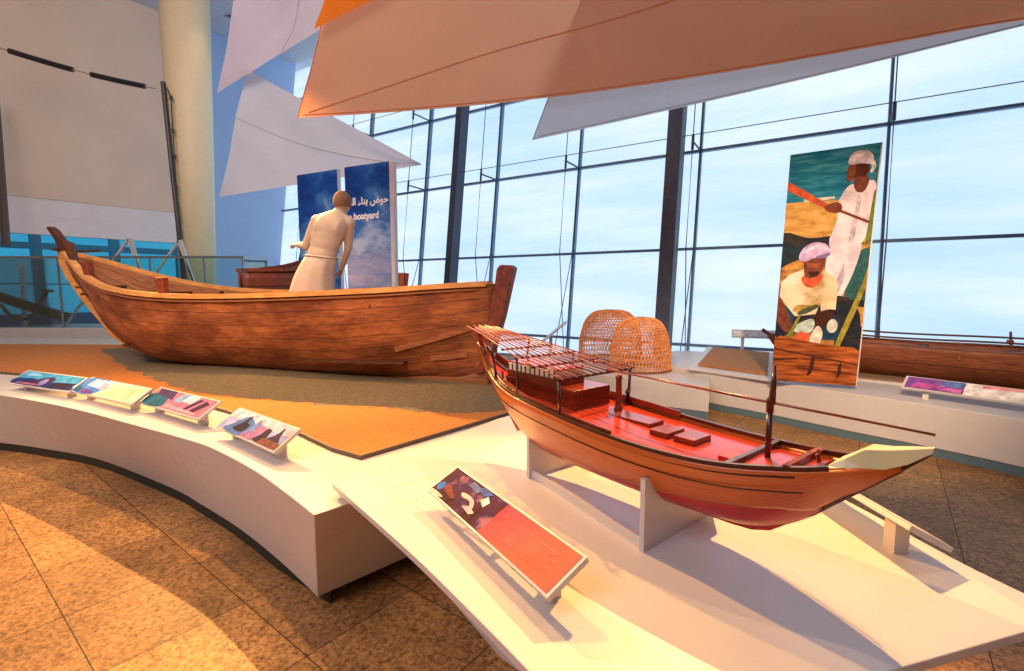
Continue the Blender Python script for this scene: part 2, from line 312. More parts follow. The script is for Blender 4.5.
for nm, a_, b_ in (('wall_back', (-20, -4.5), (12.4, -4.5)), ('wall_right', (12.5, -4.5), (12.5, 5.0)), ('wall_far_left', (-20, -4.5), (-18.1, 8.2))):
    bm = bmesh.new(); dv = (Vector(b_) - Vector(a_)).normalized(); nv = Vector((-dv.y, dv.x, 0)) * (-1 if nm != 'wall_far_left' else 1)
    slab4(bm, Vector((*a_, ZF)), Vector((*b_, ZF)), Vector((*b_, ZT)), Vector((*a_, ZT)), nv, .2); o = obj(nm, bm, BACKW); tag(o, kind='structure')
bm = bmesh.new(); vs = [bm.verts.new((p.x, p.y, ZF)) for p in (Vector((-20, -4.5, 0)), Vector((12.5, -4.5, 0)), fac(-10.4, ZF), fac(15.79, ZF), wal(14, ZF))]; bm.faces.new(vs)
fl = obj('floor', bm, GRANITE); tag(fl, kind='structure')
CEIL = plain('ceiling_paint', (.55, .58, .65), .8)
bm = bmesh.new(); vs = [bm.verts.new((*p, 10.55)) for p in ((-22, -5), (14, -5), (14, 6.5), (-11, 22.5), (-22, 10))]; bm.faces.new(vs); o = obj('ceiling', bm, CEIL); tag(o, kind='structure')

# ventilation louvre high on the white wall tinted blue for daylight
lv = empty('ventilation_louvre', (0, 0, 0)); tag(lv, 'dark slatted ventilation louvre high on the blue-tinted white wall beside the cream column', 'vent')
P0, P1, P2, P3 = [at_y(x, y, 17.0) for x, y in ((196, 3), (233, 18), (240, -14), (202, -24))]
lx = (P1 - P0); lz = (P3 - P0); ln = lx.cross(lz).normalized()
if ln.y > 0: ln = -ln
bm = bmesh.new()
for k in range(9):
    a_ = P0 + lz * (k / 9); strip(bm, [a_ + lx * .04, a_ + lx * .96], .04, .05)
obj('slats', bm, plain('louvre_metal', (.10, .12, .2), .4, .5), lv)
bm = bmesh.new()
for a_, b_ in ((P0, P1), (P1, P2), (P2, P3), (P3, P0)): tube(bm, [a_, b_], .05, 4)
obj('frame', bm, plain('louvre_frame', (.3, .34, .45), .4, .3), lv)

# cream column in front of the side wall
ct = at_y(181, -60, 13.4); cb = Vector((at_y(199, 300, 13.4).x, 13.4, ZF))
bm = bmesh.new(); tube(bm, [cb, (cb + ct) / 2, ct + (ct - cb) * .08], [.37, .50, .62], 48)
colm = obj('column', bm, plain('cream_column_paint', srgb(226, 214, 178), .5, var=.02), smooth_=True); tag(colm, 'big round cream column, wider towards its top, behind the bow of the old boat', 'column')
lp = at_y(196, -30, 10.3); spot('spot_on_column', at_y(218, -40, 12.9), at_y(208, 120, 13.2), 45, (1, .74, .42), 36, .7, .04)
# rigging spar and sleeved cord on the beige wall
rg = empty('wall_pole', (0, 0, 0)); tag(rg, 'tall thin black pole with a cord alongside standing against the cream column', 'pole')
Y = 12.85
bm = bmesh.new(); tube(bm, [at_y(163, 82, Y), at_y(172, 170, Y), at_y(182, 258, Y), Vector((at_y(187, 315, Y).x, Y, ZF))], .055, 8); obj('pole', bm, plain('black_pole', (.02, .02, .025), .4), rg)
bm = bmesh.new(); tube(bm, [at_y(167, 88, Y - .05), at_y(171, 98, Y - .1), at_y(174, 150, Y - .1), at_y(177, 200, Y - .1), at_y(182, 256, Y - .06)], .015, 6)
for yy, xx in ((98, 171), (131, 173), (157, 174.5), (187, 176)): tube(bm, [at_y(xx, yy - 2, Y - .1), at_y(xx, yy + 2, Y - .1)], .035, 6)
obj('cord', bm, plain('black_cord', (.03, .03, .03), .6), rg)
rg = empty('sleeved_cord', (0, 0, 0)); tag(rg, 'cord with two long black sleeves stretched across the beige wall', 'cord')
pth = lambda x: at_y(x, 48 + (x / 163) * 42 + 3 * math.sin(x / 163 * math.pi), 12.3 + .7 * x / 163)
bm = bmesh.new(); tube(bm, [pth(x) for x in range(-60, 164, 12)], .014, 6); obj('cord', bm, plain('beige_cord', (.4, .3, .25), .7), rg)
for a_, b_ in ((9, 73), (91, 145)):
    bm = bmesh.new(); tube(bm, [pth(a_ + (b_ - a_) * k / 6) for k in range(7)], .065, 8); obj('sleeve', bm, MATS['black_pole'], rg)
bm = bmesh.new(); tube(bm, [at_y(-6, 90, 12.9), at_y(1, 180, 12.6), at_y(6, 246, 12.4)], .09, 8); o = obj('wall_pole', bm, plain('brown_black_pole', (.08, .06, .05), .5)); tag(o, 'dark brown upright pole at the left edge in front of the beige wall', 'pole')

# ------------------------------------------------------------------ plinths
def v2(l): return [(Vector(p).x, Vector(p).y) for p in l]
front = [at_z(x, y, .5) for x, y in ((-150, 384), (-60, 389), (0, 395), (66, 407), (131, 424), (189, 440), (214, 449), (252, 469), (282, 490), (314, 515))]
front_low = [at_z(x, y, -.13) for x, y in ((-150, 434), (-60, 438), (0, 443), (50, 450), (100, 460), (171, 488), (201, 504.6), (239, 528.7), (277, 559), (317.5, 597))]
fc = v2(catmull([(p.x, p.y, 0) for p in front], 6))
poly = fc + [(.25, 3.52), (.62, 4.4), (.5, 6.6), (-2.0, 9.4), (-5.5, 10.7), (-12.5, 10.9)]
def inset_poly(poly, d):
    n = len(poly); out = []; sgn = 1 if sum(poly[i - 1][0] * poly[i][1] - poly[i][0] * poly[i - 1][1] for i in range(n)) > 0 else -1
    for i, p in enumerate(poly):
        a, b_ = Vector(poly[i - 1]), Vector(poly[(i + 1) % n]); tdir = (b_ - a).normalized(); nn = Vector((-tdir.y, tdir.x)) * sgn
        out.append(tuple(Vector(p) + nn * d))
    return out
pl = empty('display_plinth', (-4, 6, 0)); tag(pl, 'large low white plinth with a long curved front under the old wooden boat', 'plinth')
def plinth(root, poly, z0, z1, kick=.05, km=None):
    off = Vector(root.location)
    P = [(p[0] - off.x, p[1] - off.y) for p in poly]
    bm = bmesh.new(); prism(bm, P, z0, z1, [(a + (c - a) * .35, b_ + (d - b_) * .35) for (a, b_), (c, d) in zip(P, inset_poly(P, .05))])
    o = obj('body', bm, WHITE, root)
    md = o.modifiers.new('bevel', 'BEVEL'); md.width = .006; md.segments = 2; md.limit_method = 'ANGLE'; md.angle_limit = R(40)
    bm = bmesh.new(); prism(bm, inset_poly(P, kick), ZF, z0, None); obj('toe_kick', bm, km or DARKGAP, root)
lo_ = list(poly); kf = len(fc)
lowc = v2(catmull([(p.x, p.y, 0) for p in front_low], 24))
for q_ in range(kf): lo_[q_] = min(lowc, key=lambda p: (p[0] - fc[q_][0] + (.115 * max(0, q_ - kf + 14) / 13)) ** 2 + (p[1] - fc[q_][1] - (.29 * max(0, q_ - kf + 14) / 13)) ** 2)
lo_[kf - 1] = lowc[-1]
for q_, (dx, dy) in ((kf, (-.2, .2)), (kf + 1, (-.2, .1))): lo_[q_] = (poly[q_][0] + dx, poly[q_][1] + dy)
P_t = [(p[0] + 4, p[1] - 6) for p in poly]; P_b = [(p[0] + 4, p[1] - 6) for p in lo_]
bm = bmesh.new(); prism(bm, P_t, -.13, .5, P_b); o = obj('body', bm, WHITE, pl)
md = o.modifiers.new('bevel', 'BEVEL'); md.width = .006; md.segments = 2; md.limit_method = 'ANGLE'; md.angle_limit = R(40)
kk = inset_poly(P_b, .012); kq = inset_poly(P_b, .09)
for q_ in range(kf - 12, kf): f_ = (q_ - kf + 13) / 12; kk[q_] = (kk[q_][0] * (1 - f_) + kq[q_][0] * f_, kk[q_][1] * (1 - f_) + kq[q_][1] * f_)
kk[kf - 1] = (P_b[kf - 1][0], P_b[kf - 1][1] + .24); kk[kf] = (kk[kf][0] - .08, kk[kf][1] + .08); bm = bmesh.new(); prism(bm, kk, ZF, -.10, None); obj('toe_kick', bm, DARKGAP, pl)

# sand bed with its thin rim
SAND = plain('orange_sand', srgb(180, 112, 50), .95, var=.28, scale=70, bump=.5)
GRAV = plain('grey_gravel', srgb(112, 98, 76), .95, var=.5, scale=60, bump=.9)
sp = [at_z(x, y, .525) for x, y in ((-60, 371), (0, 372), (70, 378), (145, 391), (215, 407), (290, 428), (333, 448))]
sp = [(p.x, p.y) for p in sp] + [(-.99, 3.08), (-.04, 4.17), (.18, 4.75), (-.4, 6.6), (-3.0, 8.7), (-7.9, 9.35), (-12, 9.5), (-12, 8)]
sb = empty('sand_bed', (-4, 6, .5)); tag(sb, 'wide bed of orange sand with a thin pale rim under the old wooden boat', 'sand bed')
P = [(p[0] + 4, p[1] - 6) for p in sp]
bm = bmesh.new(); prism(bm, P, 0.001, .022); obj('sand', bm, SAND, sb)
bm = bmesh.new()
strip(bm, [Vector((*p, .014)) for p in P[:10] + [P[10]]], .018, .03); obj('rim', bm, plain('dark_rim', (.10, .07, .05), .5), sb)
# gravel mound: outline read on the sand, soft irregular shoulders
gout = [at_z(x, y, .525) for x, y in ((102, 349), (122, 364), (165, 382), (215, 394), (300, 401), (400, 408), (470, 412), (506, 410))]
gout = v2(catmull([(p.x, p.y, 0) for p in gout], 4)) + [(.02, 4.9), (-.35, 5.9), (-1.6, 6.9), (-4.5, 8.3), (-6.8, 9.0)]
def gh(x, y):
    ins, dm, n_ = False, 9e9, len(gout)
    for k in range(n_):
        (x1, y1), (x2, y2) = gout[k], gout[(k + 1) % n_]
        if (y1 > y) != (y2 > y) and x < (x2 - x1) * (y - y1) / (y2 - y1) + x1: ins = not ins
        l2 = (x2 - x1) ** 2 + (y2 - y1) ** 2; t = max(0, min(1, ((x - x1) * (x2 - x1) + (y - y1) * (y2 - y1)) / l2)) if l2 else 0
        dm = min(dm, math.hypot(x - x1 - t * (x2 - x1), y - y1 - t * (y2 - y1)))
    return (dm if ins else -dm) + .05 * noise.noise(Vector((x * 3, y * 3, 0)))
vs, fs, idx = [], [], {}
N1, N2 = 170, 70
for i in range(N1 + 1):
    for j in range(N2 + 1):
        s = -1.2 + 10.2 * i / N1; q = -2.4 + 4.2 * j / N2
        x = -.28 - .945 * s + .327 * q; y = 5.4 + .327 * s + .945 * q; e = gh(x, y)
        z = .52 + .10 * max(-.3, min(.25 + .45 * min(1, max(0, (s - 1) / 2)), e)) + .01 * noise.noise(Vector((x * 9, y * 9, 3)))
        idx[i, j] = len(vs); vs.append((x + 3, y - 6, z - .52))
for i in range(N1):
    for j in range(N2):
        q = [idx[i, j], idx[i + 1, j], idx[i + 1, j + 1], idx[i, j + 1]]
        if max(vs[k][2] for k in q) > -.012: fs.append(q)
g_ = pydata('gravel_mound', vs, fs, GRAV, smooth_=True); g_.location = (-3, 6, .524)
tag(g_, 'low mound of grey brown gravel heaped along the keel of the old boat', 'gravel', kind='stuff')

# model table: overlapping thin slab on a set-back base
tf = [(-.97, 2.53), (-.73, 2.24), (-.38, 1.81), (-.13, 1.48), (.06, 1.22), (.22, .98)]
tb = [(1.02, 1.235), (1.57, 1.392), (1.785, 1.455)]
te = [(1.77, 1.58), (1.72, 1.80), (1.66, 2.30), (1.50, 2.95), (1.2, 3.5), (.72, 4.05)]
tpoly = v2(catmull([(*p, 0) for p in tf], 5)) + tb + v2(catmull([(*p, 0) for p in te], 4)) + [(.1, 4.05), (-.12, 3.82)]
dt = empty('display_table', (.5, 2.2, 0)); tag(dt, 'thin white cantilevered display table with pointed corner under the small model dhow', 'table')
P = [(p[0] - .5, p[1] - 2.2) for p in tpoly]
bm = bmesh.new(); prism(bm, P, .538, .57); o = obj('table_top', bm, WHITE, dt)
md = o.modifiers.new('bevel', 'BEVEL'); md.width = .004; md.segments = 2; md.limit_method = 'ANGLE'; md.angle_limit = R(40)
pb = [(.12, 3.35), (-.52, 2.95), (-.06, 2.26), (.28, 1.95), (.6, 1.85), (1.1, 1.95), (1.3, 2.3), (1.1, 3.1), (.6, 3.5)]
bm = bmesh.new(); prism(bm, [(p[0] - .5, p[1] - 2.2) for p in pb], ZF, .538); obj('base', bm, WHITE, dt)

# right-hand plinth (raised) and the lower fish trap plinth
rf = [(2.59, 7.90), (2.98, 7.21), (3.52, 6.57), (4.11, 5.74), (4.60, 5.11), (5.02, 4.43), (5.34, 3.64)]
rp_ = v2(catmull([(*p, 0) for p in rf], 5)) + [(8.5, 4.1), (8.2, 6.8), (5.9, 8.6), (3.4, 9.8), (2.95, 9.5)]
pr = empty('display_plinth', (4.5, 6, 0)); tag(pr, 'long white plinth with a curved front carrying the dugout canoe near the glass wall', 'plinth')
plinth(pr, rp_, -.12, .348, .03, plain('grey_blue_kick', (.10, .17, .20), .3))
tpz = [(.23, 8.24), (1.31, 7.55), (2.75, 6.66), (2.96, 7.17), (2.57, 7.87), (2.9, 9.66), (1.14, 10.2), (.23, 9.8)]
pf = empty('display_plinth', (1.5, 7, 0)); tag(pf, 'lower white plinth that carries the two woven fish traps', 'plinth')
plinth(pf, tpz, -.12, .257, .03, plain('grey_blue_kick', (.10, .17, .20), .3))

# neighbour plinth with glass case at the far left
pn = empty('display_plinth', (-9, 12, 0)); tag(pn, 'white plinth at the far left carrying the glass case', 'plinth')
npoly = [(-16, 11.25), (-6.2, 11.25), (-6.2, 12.6), (-9, 12.9), (-12, 12.4), (-13.2, 12.1)]
npoly = [(-12.62, 11.25), (-6.1, 11.25), (-6.1, 12.7), (-11.45, 12.7)]
plinth(pn, npoly, -.12, .68, .06)
gc = empty('glass_case', (-9, 11.6, .68)); tag(gc, 'long glass display case with steel top rail at the left behind the old boat', 'display case')
CG = glass_mat('case_glass', (.80, .93, .92), .02, .10)
gx = [-12.4, -10.55, -8.4, -7.15, -6.25]
for a_, b_ in zip(gx, gx[1:]):
    bm = bmesh.new(); box(bm, ((a_ + b_) / 2 + 9, -.2, .81), (b_ - a_ - .02, .014, 1.62)); obj('glass_panel', bm, CG, gc)
bm = bmesh.new(); box(bm, (2.75, .35, .81), (.014, 1.1, 1.62)); obj('glass_panel', bm, CG, gc)
RAIL = plain('rail_metal', (.30, .36, .38), .3, .7)
bm = bmesh.new(); box(bm, (-.325, -.2, 1.64), (6.15, .05, .05)); box(bm, (2.75, .35, 1.64), (.05, 1.1, .05)); obj('top_rail', bm, RAIL, gc)
for a_ in gx: bm = bmesh.new(); box(bm, (a_ + 9, -.2, .81), (.035, .035, 1.62)); obj('post', bm, RAIL, gc)
bm = bmesh.new(); box(bm, (2.75, .9, .81), (.035, .035, 1.62)); obj('post', bm, RAIL, gc)

# ------------------------------------------------------------------ hull builder
def hull(frame, stations, zk, zsh, bf, vee, nt_=14, t0=lambda s: 0, t1=lambda s: 1, heel=0, sides=(-1, 1)):
    """returns verts, faces, uvs of a hull skin in the frame (A, d, n); section from keel to sheer"""
    A, d, n = frame; V, FQ, U = [], [], []
    for side in sides:
        base_i = len(V)
        for s in stations:
            k, sh, b_, v = zk(s), zsh(s), bf(s), vee(s)
            for j in range(nt_ + 1):
                t = t0(s) + (t1(s) - t0(s)) * j / nt_; th = t * math.pi / 2
                yy = b_ * ((1 - v) * math.sin(th) ** .8 + v * t); zz = k + (sh - k) * ((1 - v) * (1 - math.cos(th)) + v * t)
                off = side * yy
                V.append(Vector((A[0] + d[0] * s + n[0] * off, A[1] + d[1] * s + n[1] * off, zz + heel * off))); U.append((s, t))
        ns = len(stations)
        for i in range(ns - 1):
            for j in range(nt_):
                q = [base_i + i * (nt_ + 1) + j, base_i + (i + 1) * (nt_ + 1) + j, base_i + (i + 1) * (nt_ + 1) + j + 1, base_i + i * (nt_ + 1) + j + 1]
                FQ.append(q if side > 0 else q[::-1])
    return V, FQ, U
def unit2(x, y): q = math.hypot(x, y); return (x / q, y / q)
def rel(V, root): o = Vector(root.location); return [v - o for v in V]

# ------------------------------------------------------------------ the old wooden boat
bd = unit2(-.945, .327); bn = (-bd[1], bd[0]); bn = (bn[0], bn[1]) if bn[1] > 0 else (-bn[0], -bn[1])
BA = (-.28, 5.4); BF = (BA, bd, bn)
zkB = [(-.12, .60), (0, .56), (.3, .545), (4.8, .56), (5.3, .61), (5.7, .73), (6.1, .90), (6.34, 1.12), (6.61, 1.34), (6.87, 1.565), (7.1, 1.76), (7.2, 1.95)]
zsB = [(-.14, 1.66), (.3, 1.645), (1, 1.60), (1.7, 1.572), (2.4, 1.548), (3.1, 1.534), (3.8, 1.533), (4.5, 1.563), (5.2, 1.643), (5.9, 1.802), (6.6, 2.027), (7.2, 2.19)]
bB = [(-.14, .03), (.3, .20), (1, .44), (1.7, .60), (2.4, .70), (3.1, .76), (3.8, .78), (4.5, .76), (5.2, .68), (5.9, .50), (6.6, .24), (7.0, .09), (7.2, .04)]
vB = [(-.1, .85), (.6, .5), (1.6, .12), (4.6, .08), (5.8, .35), (6.6, .8), (7.2, 1)]
HEEL = .03
fz = lambda tab, h=.25: (lambda s: smooth(tab, s, h) if tab[0][0] + .3 < s < tab[-1][0] - .3 else lerp(tab, s))
zk_, zs_, b__, v__ = fz(zkB), fz(zsB), fz(bB), fz(vB)
OLDWOOD = wood('old_plank_wood', srgb(206, 128, 72), srgb(138, 74, 40), .6, planks=9.0, grain=(1.6, 22, 1), stain=(.28, .18, .15), seam=.035, bump=.5)
OLDIN = wood('old_inner_wood', srgb(168, 108, 62), srgb(92, 52, 30), .65, planks=8.0, grain=(2, 24, 1), seam=.05)
CAPW = wood('pale_gunwale_wood', srgb(226, 168, 98), srgb(186, 124, 66), .5, grain=(2, 2, 9), coord='Object')
REDPOST = wood('red_brown_post', srgb(150, 72, 44), srgb(86, 36, 22), .5, grain=(6, 6, 6), coord='Object', bump=.4)
DKW = wood('dark_brown_wood', srgb(104, 58, 34), srgb(52, 26, 15), .55, grain=(6, 6, 6), coord='Object')
boat = empty('wooden_boat', (-3.2, 6.4, .54)); tag(boat, 'old full-size wooden planked boat leaning on its bilge on the gravel', 'boat')
st = [-.12 + (7.3) * i / 72 for i in range(73)]
V, FQ, U = hull(BF, st, zk_, zs_, b__, v__, 16, heel=HEEL)
hl = pydata('hull', rel(V, boat), FQ, [OLDWOOD, OLDIN, OLDIN], boat, True, U)
md = hl.modifiers.new('thickness', 'SOLIDIFY'); md.thickness = .045; md.offset = -1; md.material_offset = 1; md.material_offset_rim = 1
def bp_(s, off, z): return Vector((BA[0] + bd[0] * s + bn[0] * off, BA[1] + bd[1] * s + bn[1] * off, z + HEEL * off)) - Vector(boat.location)
for sd in (-1, 1):
    bm = bmesh.new(); strip(bm, [bp_(s, sd * (b__(s) + .01 - .02), zs_(s) + .005) for s in st[1:-2]], .085, .055); obj('gunwale', bm, CAPW, boat)
    bm = bmesh.new(); strip(bm, [bp_(s, sd * (b__(s) + .025), zs_(s) - .05) for s in st[2:-4]], .018, .018); obj('rubbing_strake', bm, OLDIN, boat)
# sternpost (right) and stem with carved head (left): prisms in the centre plane
def plate(name, pts, wd, mat, parent, P_, bev=.01):
    """pts = (s, z) outline in the centre plane, wd thickness"""
    bm = bmesh.new(); a = [bm.verts.new(P_(s, -wd / 2, z)) for s, z in pts]; b_ = [bm.verts.new(P_(s, wd / 2, z)) for s, z in pts]; n = len(pts)
    bm.faces.new(a[::-1]); bm.faces.new(b_)
    for i in range(n): bm.faces.new((a[i], a[(i + 1) % n], b_[(i + 1) % n], b_[i]))
    o = obj(name, bm, mat, parent)
    if bev: md = o.modifiers.new('bevel', 'BEVEL'); md.width = bev; md.segments = 2; md.limit_method = 'ANGLE'
    return o
plate('sternpost', [(.05, .66), (-.02, .72), (-.084, .87), (-.215, 1.3), (-.34, 1.83), (-.30, 1.86), (-.18, 1.865), (-.14, 1.82), (-.115, 1.64), (-.02, 1.2), (.06, .8), (.12, .66)], .13, REDPOST, boat, bp_)
plate('keel', [(-.03, .52), (-.03, .60), (4.9, .59), (5.5, .69), (5.5, .64), (4.9, .53), (.4, .49)], .11, OLDIN, boat, bp_)
stem_o = [(5.4, .62), (5.72, .72), (6.10, .89), (6.33, 1.10), (6.59, 1.32), (6.84, 1.56), (7.04, 1.77), (7.17, 2.0), (7.18, 2.19)]
stem_i = [(7.02, 2.19), (7.02, 2.02), (6.93, 1.79), (6.75, 1.60), (6.5, 1.38), (6.22, 1.13), (5.98, .93), (5.6, .76)]
plate('stem', stem_o + stem_i, .17, CAPW, boat, bp_)
plate('stem_head', [(7.20, 2.16), (7.30, 2.38), (7.47, 2.56), (7.42, 2.58), (7.30, 2.52), (7.14, 2.36), (7.03, 2.32), (6.98, 2.17)], .10, DKW, boat, bp_)
bm = bmesh.new(); strip(bm, [bp_(7.14, -.14, 2.215), bp_(7.14, 0, 2.2), bp_(7.14, .2, 2.19), bp_(7.12, .46, 2.21)], .12, .04); obj('crosspiece', bm, DKW, boat)
# ribs, floorboards, thwarts, end deck
for i, s in enumerate([.7 + .5 * k for k in range(9)]):
    bm = bmesh.new(); pts = []
    for sd in (-1, 1):
        seq = []
        for j in range(9):
            t = j / 8 * .97; th = t * math.pi / 2; v = v__(s)
            yy = (b__(s) - .07) * ((1 - v) * math.sin(th) ** .8 + v * t); zz = zk_(s) + .05 + (zs_(s) - zk_(s) - .05) * ((1 - v) * (1 - math.cos(th)) + v * t)
            seq.append(bp_(s, sd * max(yy, 0), zz))
        pts = (seq[::-1] if sd < 0 else pts + seq[1:])
    strip(bm, pts, .05, .05, side=(bd[0], bd[1], 0)); obj('rib', bm, DKW, boat)
bm = bmesh.new()
for sd in np.linspace(-.36, .36, 5): strip(bm, [bp_(s, sd * min(1, b__(s) / .6), .78 + (.05 if s > 5 else 0)) for s in np.linspace(.9, 5.3, 12)], .16, .025)
obj('floorboards', bm, DKW, boat)
for s in (1.3, 2.9, 4.35, 5.35):
    bm = bmesh.new(); strip(bm, [bp_(s, -(b__(s) - .04), zs_(s) - .16), bp_(s, (b__(s) - .04), zs_(s) - .16)], .22, .05); obj('thwart', bm, DKW, boat)
bm = bmesh.new()
for s in (6.0, 6.3): strip(bm, [bp_(s, -(b__(s) - .03), zs_(s) - .30), bp_(s, (b__(s) - .03), zs_(s) - .30)], .2, .03)
obj('end_deck', bm, DKW, boat)
for sd in (-1, 1):
    bm = bmesh.new(); strip(bm, [bp_(s, sd * (b__(s) - .075), zs_(s) - .24) for s in np.linspace(.6, 6.2, 40)], .05, .08); obj('stringer', bm, OLDIN, boat)
# upright timber heads on the gunwale
for s, hh, sd, off in ((6.52, .27, -1, 0), (5.78, .21, -1, 0), (4.0, .22, -1, 0), (1.35, .2, 1, 0)):
    bm = bmesh.new(); p0 = bp_(s, sd * (b__(s) - .06), zs_(s) - .12); p1 = bp_(s + (.08 if s > 6 else 0), sd * (b__(s) - .03), zs_(s) + hh)
    tube(bm, [p0, p0.lerp(p1, .5), p1], [.055, .06, .075], 7); obj('timber_head', bm, REDPOST if s < 6 else DKW, boat)
# doubling planks low on the near side by the sternpost
for (s0, t0_), (s1, t1_) in (((.15, .62), (1.0, .50)), ((.2, .36), (.62, .36))):
    bm = bmesh.new(); pts = []
    for k in range(9):
        s = s0 + (s1 - s0) * k / 8; t = t0_ + (t1_ - t0_) * k / 8; th = t * math.pi / 2; v = v__(s)
        yy = b__(s) * ((1 - v) * math.sin(th) ** .8 + v * t) + .012; zz = zk_(s) + (zs_(s) - zk_(s)) * ((1 - v) * (1 - math.cos(th)) + v * t)
        pts.append(bp_(s, -yy, zz))
    strip(bm, pts, .012, .06); obj('patch_plank', bm, wood('patch_wood', srgb(160, 96, 54), srgb(104, 56, 30), .6, grain=(3, 3, 9), coord='Object'), boat)

# farther boat behind the statue
fb = empty('wooden_boat', (-4.6, 9.6, .52)); tag(fb, 'smaller dark red brown planked boat half hidden behind the white statue', 'boat')
dd = unit2(.30, 1.0); dn = (dd[1], -dd[0]); FA = (-4.86, 8.75)
zk2 = fz([(0, .62), (.5, .6), (1.6, .62), (2.1, .9), (2.5, 1.6), (2.65, 2.6)]); zs2 = fz([(0, 1.92), (.8, 1.95), (1.6, 2.05), (2.2, 2.25), (2.65, 2.62)]); b2 = fz([(0, .05), (.4, .4), (1.0, .62), (1.6, .5), (2.2, .25), (2.65, .04)]); v2_ = lambda s: .25
DRED = wood('dark_red_planks', srgb(138, 66, 44), srgb(78, 34, 24), .5, planks=7, grain=(3, 20, 1), seam=.06)
V, FQ, U = hull((FA, dd, dn), [2.65 * i / 30 for i in range(31)], zk2, zs2, b2, v2_, 12)
h2 = pydata('hull', rel(V, fb), FQ, DRED, fb, True, U); md = h2.modifiers.new('thickness', 'SOLIDIFY'); md.thickness = .04; md.offset = -1
bm = bmesh.new()
for sd in (-1, 1): strip(bm, [Vector((FA[0] + dd[0] * s + dn[0] * sd * b2(s), FA[1] + dd[1] * s + dn[1] * sd * b2(s), zs2(s) + .01)) - Vector(fb.location) for s in np.linspace(.05, 2.6, 24)], .07, .06)
obj('gunwale', bm, REDPOST, fb)
bm = bmesh.new(); strip(bm, [at_y(316, 222, 11.2) - fb.location, at_y(306, 246, 11.2) - fb.location, at_y(300, 275, 11.1) - fb.location], .16, .12, side=(.95, -.2, 0)); obj('stem', bm, DKW, fb)

# ------------------------------------------------------------------ capsules -> one remeshed body
def ell(bm, c, r, M=None, sub=3):
    b = bmesh.new(); bmesh.ops.create_icosphere(b, subdivisions=sub, radius=1); bmesh.ops.scale(b, vec=r, verts=b.verts)
    if M: b.transform(M.to_4x4())
    b.transform(Matrix.Translation(c)); me = bpy.data.meshes.new('t'); b.to_mesh(me); b.free(); bm.from_mesh(me); bpy.data.meshes.remove(me)
def limb(bm, a, b_, r0, r1, seg=16):
    tube(bm, [a, Vector(a).lerp(Vector(b_), .5), b_], [r0, (r0 + r1) / 2 * 1.03, r1], seg); ell(bm, a, (r0,) * 3, sub=2); ell(bm, b_, (r1,) * 3, sub=2)
def hand(bm, wrist, direction, palmn, sc=1, curl=.9):
    d = Vector(direction).normalized(); pn = Vector(palmn).normalized(); sdv = d.cross(pn).normalized(); w0 = Vector(wrist)
    M = Matrix((sdv, d, pn)).transposed()
    ell(bm, w0 + d * .05 * sc, (.042 * sc, .055 * sc, .02 * sc), M)
    for k, (o, ln) in enumerate(((-.03, .066), (-.01, .075), (.011, .07), (.03, .055))):
        p = w0 + d * .092 * sc + sdv * o * sc; cur = d.copy()
        for q in range(3):
            cur = (cur * math.cos(curl * (.45 + .2 * q)) + pn * math.sin(curl * (.45 + .2 * q))).normalized(); e = p + cur * ln * sc * (.45, .32, .25)[q]
            limb(bm, p, e, .0105 * sc, .0095 * sc, 8); p = e
    p = w0 + d * .03 * sc - sdv * .035 * sc; e = p + (-sdv * .6 + d * .6 + pn * .4).normalized() * .045 * sc; limb(bm, p, e, .014 * sc, .012 * sc, 8)
    limb(bm, e, e + (d * .7 + pn * .6).normalized() * .03 * sc, .012 * sc, .010 * sc, 8)

PLASTER = plain('white_plaster', srgb(176, 162, 154), .6, var=.03, scale=5)
stt = empty('statue', at_y(322, 372, 6.0)); tag(stt, 'white plaster statue of a bare-backed man in a waist wrap inside the old boat', 'statue')
so_ = Vector(stt.location)
def SP(x, y, dy=0): return at_y(x, y, 6.0 + dy) - so_
bm = bmesh.new()
hip, waist, chest, neck, headc = SP(318, 272), SP(322, 256, -.01), SP(330, 228, -.03), SP(339, 213, .02), SP(342.5, 202.5, .06)
LR = Vector((.93, -.1, -.16)).normalized()
Mt = Matrix((LR, Vector((.1, .99, 0)), (chest - waist).normalized())).transposed()
ell(bm, hip, (.20, .145, .17), Mt); ell(bm, waist + Vector((0, 0, .02)), (.182, .125, .17), Mt); ell(bm, waist.lerp(chest, .5), (.185, .125, .2), Mt); ell(bm, chest, (.215, .135, .2), Mt); ell(bm, chest.lerp(neck, .45), (.20, .10, .10), Mt)
shL, shR = SP(317, 221, .0), SP(349.5, 223, .0)
ell(bm, shL, (.074, .074, .078)); ell(bm, shR, (.074, .074, .078))
limb(bm, shL, chest.lerp(neck, .8), .07, .085); limb(bm, shR, chest.lerp(neck, .8), .07, .085); ell(bm, chest.lerp(waist, .25), (.205, .13, .2), Mt)
limb(bm, chest.lerp(neck, .5), headc + Vector((0, -.0, -.05)), .075, .062)
for sg in (-1, 1): ell(bm, chest + LR * .1 * sg + Vector((0, -.07, .0)), (.07, .055, .11), Mt)       # shoulder blades
ell(bm, headc, (.095, .115, .125)); ell(bm, headc + Vector((0, .05, -.06)), (.068, .075, .07)); ell(bm, headc + Vector((0, .125, -.02)), (.016, .03, .03), sub=2)
for sg in (-1, 1): ell(bm, headc + Vector((.097 * sg, .01, -.01)), (.014, .028, .036), sub=2); ell(bm, headc + Vector((.035 * sg, .102, .012)), (.02, .014, .012), sub=2)
ell(bm, headc + Vector((0, .112, -.075)), (.03, .016, .012), sub=2)
elL = SP(306.5, 246, .08); wrL = SP(298.5, 245, .24)
limb(bm, shL, elL, .072, .058); limb(bm, elL, wrL, .058, .038); hand(bm, wrL, wrL - elL + Vector((-.1, 0, 0.02)), Vector((.35, .2, -1)), 1.1, 1.1)
